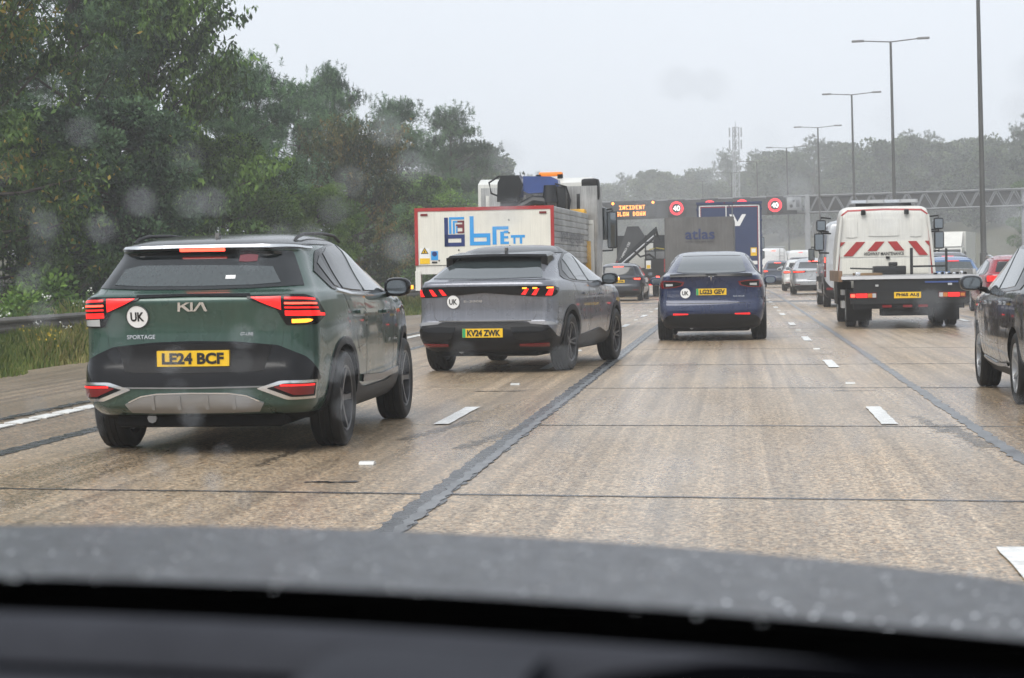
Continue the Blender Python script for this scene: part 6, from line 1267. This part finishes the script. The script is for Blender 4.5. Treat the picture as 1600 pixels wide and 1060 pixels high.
# ================================================================ the car the picture is taken from
def own_car():
    CX = -.52
    r = empty('own_car', (CX, 0, 0), 0, 'grey bonnet and black dashboard of the car the picture is taken from', 'car', 'cars queueing on the motorway')
    P = mat('wet_grey_bonnet', (.085,.089,.097), .38, metal=.45, vary=.6, vscale=45, bump=1., bscale=75, rvar=.12)
    n, k = 60, 40; v = []; f = []
    def bz(x, y):                                                  # crowned sheet falling to the nose and the sides
        e = max(0, y-2.08); s_ = max(0, abs(x)-.80)
        return 1.080-.087*(y-1.3)-.060*x*x-.022*x-.45*e*e-.35*e-1.2*s_*s_-.5*s_
    for j in range(k):
        y = 1.16+1.34*j/(k-1)
        for i in range(n): x = -.93+1.86*i/(n-1); v.append((x, y-.05*(abs(x)/.93)**4*(j/(k-1))**2, bz(x, y)))
    for j in range(k-1):
        for i in range(n-1): f.append((j*n+i,j*n+i+1,(j+1)*n+i+1,(j+1)*n+i))
    o = link('bonnet', pyd(v, f, 'bonnet', 60), r, P); md = o.modifiers.new('s','SOLIDIFY'); md.thickness = .02; md.offset = -1
    for sg in (1,-1): MB().prism([(1.1,.45),(2.30,.45),(2.34,.70),(2.2,.80),(1.8,.86),(1.1,.90)], sg*.84, sg*.92).build('front_wing', P, r)
    MB().box(-.88,.88,2.28,2.52,.30,.72,.10).build('bumper', P, r)
    MB().box(-.80,.80,1.2,2.25,.35,.72,.05).build('engine_bay', UNDER, r)
    def sheet(name, m, x0, x1, prof, parent=None, nx=40):
        """a moulding across the car: profile of (y, z), bowed down towards the sides like the bonnet"""
        v = []; f = []; q = len(prof)
        for i in range(nx):
            x = x0+(x1-x0)*i/(nx-1); v += [(x, y, z-.075*x*x) for y, z in prof]
        for i in range(nx-1):
            for j in range(q-1): f.append((i*q+j,i*q+j+1,(i+1)*q+j+1,(i+1)*q+j))
        return link(name, pyd(v, f, name, 50), parent or r, m)
    D = mat('dashboard_skin', (.045,.047,.055), .8, spec=.03, vary=.1, vscale=30, bump=.25, bscale=220)
    T = mat('dashboard_tray', (.0025,.0026,.0034), .9, spec=.0); K = mat('screen_base_black', (.0006,.0006,.0006), .9, spec=.0)
    sheet('cowl', K, -.85, .85, [(1.24,1.0),(1.20,1.066),(1.10,1.072),(1.04,1.06),(1.03,.98)])
    MB().tube([(-.62,1.17,1.070),(.0,1.14,1.086),(.60,1.15,1.062)], .007, 6).build('wiper', BLACK_PL, r)
    db = sheet('dashboard', D, -.82, .82, [(.985,.80),(.98,1.10),(.853,1.110),(.847,1.132),(.838,1.1375),(.826,1.1385),(.815,1.135),(.808,1.118),(.69,1.124),(.683,1.142),(.67,1.1475),(.58,1.150),(.45,1.13),(.36,1.05),(.34,.80)])
    sheet('vent_panel', K, -.82, .82, [(1.02,.80),(1.015,1.118),(1.0,1.126),(.988,1.122),(.983,1.104),(.855,1.1135)], db)
    sheet('tray_mat', T, -.70, .36, [(.806,1.122),(.692,1.128)], db)
    sheet('tray_end', D, .36, .44, [(.812,1.136),(.75,1.142),(.686,1.1435)], db, 6)
    m = 22; vv = []
    for (y, rz, w) in ((.80,.0,.16),(.775,.012,.20),(.72,.019,.235),(.62,.021,.255),(.50,.014,.25),(.42,-.02,.24)):
        for i in range(m): a = math.pi*i/(m-1); x = .70-math.cos(a)*w*1.02; vv.append((x, y, 1.137+rz*math.sin(a)**.5-.075*x*x*.9-(.03 if i in (0,m-1) else 0)))
    hood = MB().add(vv, [(j*m+i,j*m+i+1,(j+1)*m+i+1,(j+1)*m+i) for j in range(5) for i in range(m-1)]).build('instrument_hood', T, db, 60)
    # roof, doors and pillars of the cabin round the camera
    RF = mat('headlining', (.05,.05,.055), .8)
    MB().box(-.62,.62,-1.6,.10,1.50,1.55,.02).build('roof', P, r); MB().box(-.60,.60,-1.58,.09,1.485,1.497).build('headlining', RF, r)
    for sg in (1,-1):
        MB().box(sg*.84,sg*.91,-1.7,1.05,.30,1.06,.03).build('door', P, r); MB().tube([(sg*.86,1.12,1.02),(sg*.76,.62,1.30),(sg*.64,.08,1.50)], [.03,.03,.03], 8).build('windscreen_pillar', P, r)
        MB().tube([(sg*.86,-1.75,1.02),(sg*.64,-1.55,1.50)], .035, 8).build('rear_pillar', P, r)
    MB().box(-.86,.86,-1.85,-1.6,.30,1.08,.04).build('rear_panel', P, r); MB().box(-.84,.84,-1.6,1.0,.26,.30).build('cabin_floor', UNDER, r)
    # raked windscreen with standing raindrops
    sc_ = lambda u, t: (u*(.80-.16*t), 1.075-.965*t+.03*(1-u*u), 1.075+.425*t-.05*u*u*(1-t))
    n = 12; v = [sc_(-1+2*i/(n-1), j/7) for j in range(8) for i in range(n)]
    f = [(j*n+i,j*n+i+1,(j+1)*n+i+1,(j+1)*n+i) for j in range(7) for i in range(n-1)]
    pm = bpy.data.materials.new('clear_pane'); pm.use_nodes = True; pm.node_tree.nodes.clear()
    tb = pm.node_tree.nodes.new('ShaderNodeBsdfTransparent'); tb.inputs['Color'].default_value = (1,1,1,1); om_ = pm.node_tree.nodes.new('ShaderNodeOutputMaterial'); pm.node_tree.links.new(tb.outputs['BSDF'], om_.inputs['Surface'])
    link('windscreen', pyd(v, f, 'windscreen', 60), r, pm)
    rg = random.Random(12); dm = mat('rain_water', (1,1,1), .02, trans=1.); dm.node_tree.nodes['Principled BSDF'].inputs['IOR'].default_value = 1.33
    mb = MB()
    for q in range(520):
        u_, t_ = rg.uniform(.05,1.0) if q % 4 else rg.uniform(-.9,.05), rg.uniform(.12,.62); p = Vector(sc_(u_, t_)); n_ = Vector((0,.42,.9)).normalized(); a_ = Vector((1,0,0)); b_ = n_.cross(a_); rr_ = rg.uniform(.0011,.0026)
        vv = [p+n_*rr_*.55]; ff = []
        for e, (h, w) in enumerate(((.38,.6),(.02,1.0))):
            for k_ in range(10): an = .628*k_; vv.append(p+(a_*math.cos(an)+b_*math.sin(an)*1.25)*rr_*w+n_*rr_*h)
        ff = [(0,1+k_,1+(k_+1)%10) for k_ in range(10)]+[(1+k_,11+k_,11+(k_+1)%10,1+(k_+1)%10) for k_ in range(10)]+[tuple(range(20,10,-1))]
        mb.add(vv, ff)
    tag(mb.build('raindrops', dm, r, 80), kind='stuff')
    bd = MB()                                                      # clear beads of water standing on the bonnet
    for q in range(420):
        x = rg.uniform(-.6,.86); y = rg.uniform(1.2,2.1); z = bz(x, y); s_ = rg.uniform(.0008,.0020)*(1.8 if x > .5 and y < 1.5 else 1)
        vv = [(x,y,z+s_*.7)]+[(x+s_*w*math.cos(.785*k_), y+s_*w*math.sin(.785*k_), z+s_*h) for h, w in ((.5,.6),(.05,1.)) for k_ in range(8)]
        bd.add(vv, [(0,1+k_,1+(k_+1)%8) for k_ in range(8)]+[(1+k_,9+k_,9+(k_+1)%8,1+(k_+1)%8) for k_ in range(8)]+[tuple(range(16,8,-1))])
    tag(bd.build('water_beads', dm, o, 80), kind='stuff')
    for y in (1.75,):
        for sg in (1,-1):
            w = link('wheel', tyre_mesh(.34,.225), r, RUBBER, loc=(sg*.78, y, .34)); link('rim', rim_mesh(.22,.225,'five'), w, ALLOY_S)
own_car()
# ================================================================ mist and spray in the air
hz = MB().box(-300, 300, -30, 580, -1.5, 30).build('haze', None)
hz.data.materials.clear(); hm = bpy.data.materials.new('haze'); hm.use_nodes = True; hm.node_tree.nodes.clear()
pv = hm.node_tree.nodes.new('ShaderNodeVolumePrincipled'); om = hm.node_tree.nodes.new('ShaderNodeOutputMaterial')
pv.inputs['Color'].default_value = (.965,.985,1,1); pv.inputs['Density'].default_value = .0013; pv.inputs['Anisotropy'].default_value = .0
hm.node_tree.links.new(pv.outputs['Volume'], om.inputs['Volume']); hz.data.materials.append(hm); hz['kind'] = 'stuff'; hz['label'] = 'pale rain mist hanging over the whole road'; hz['category'] = 'haze'
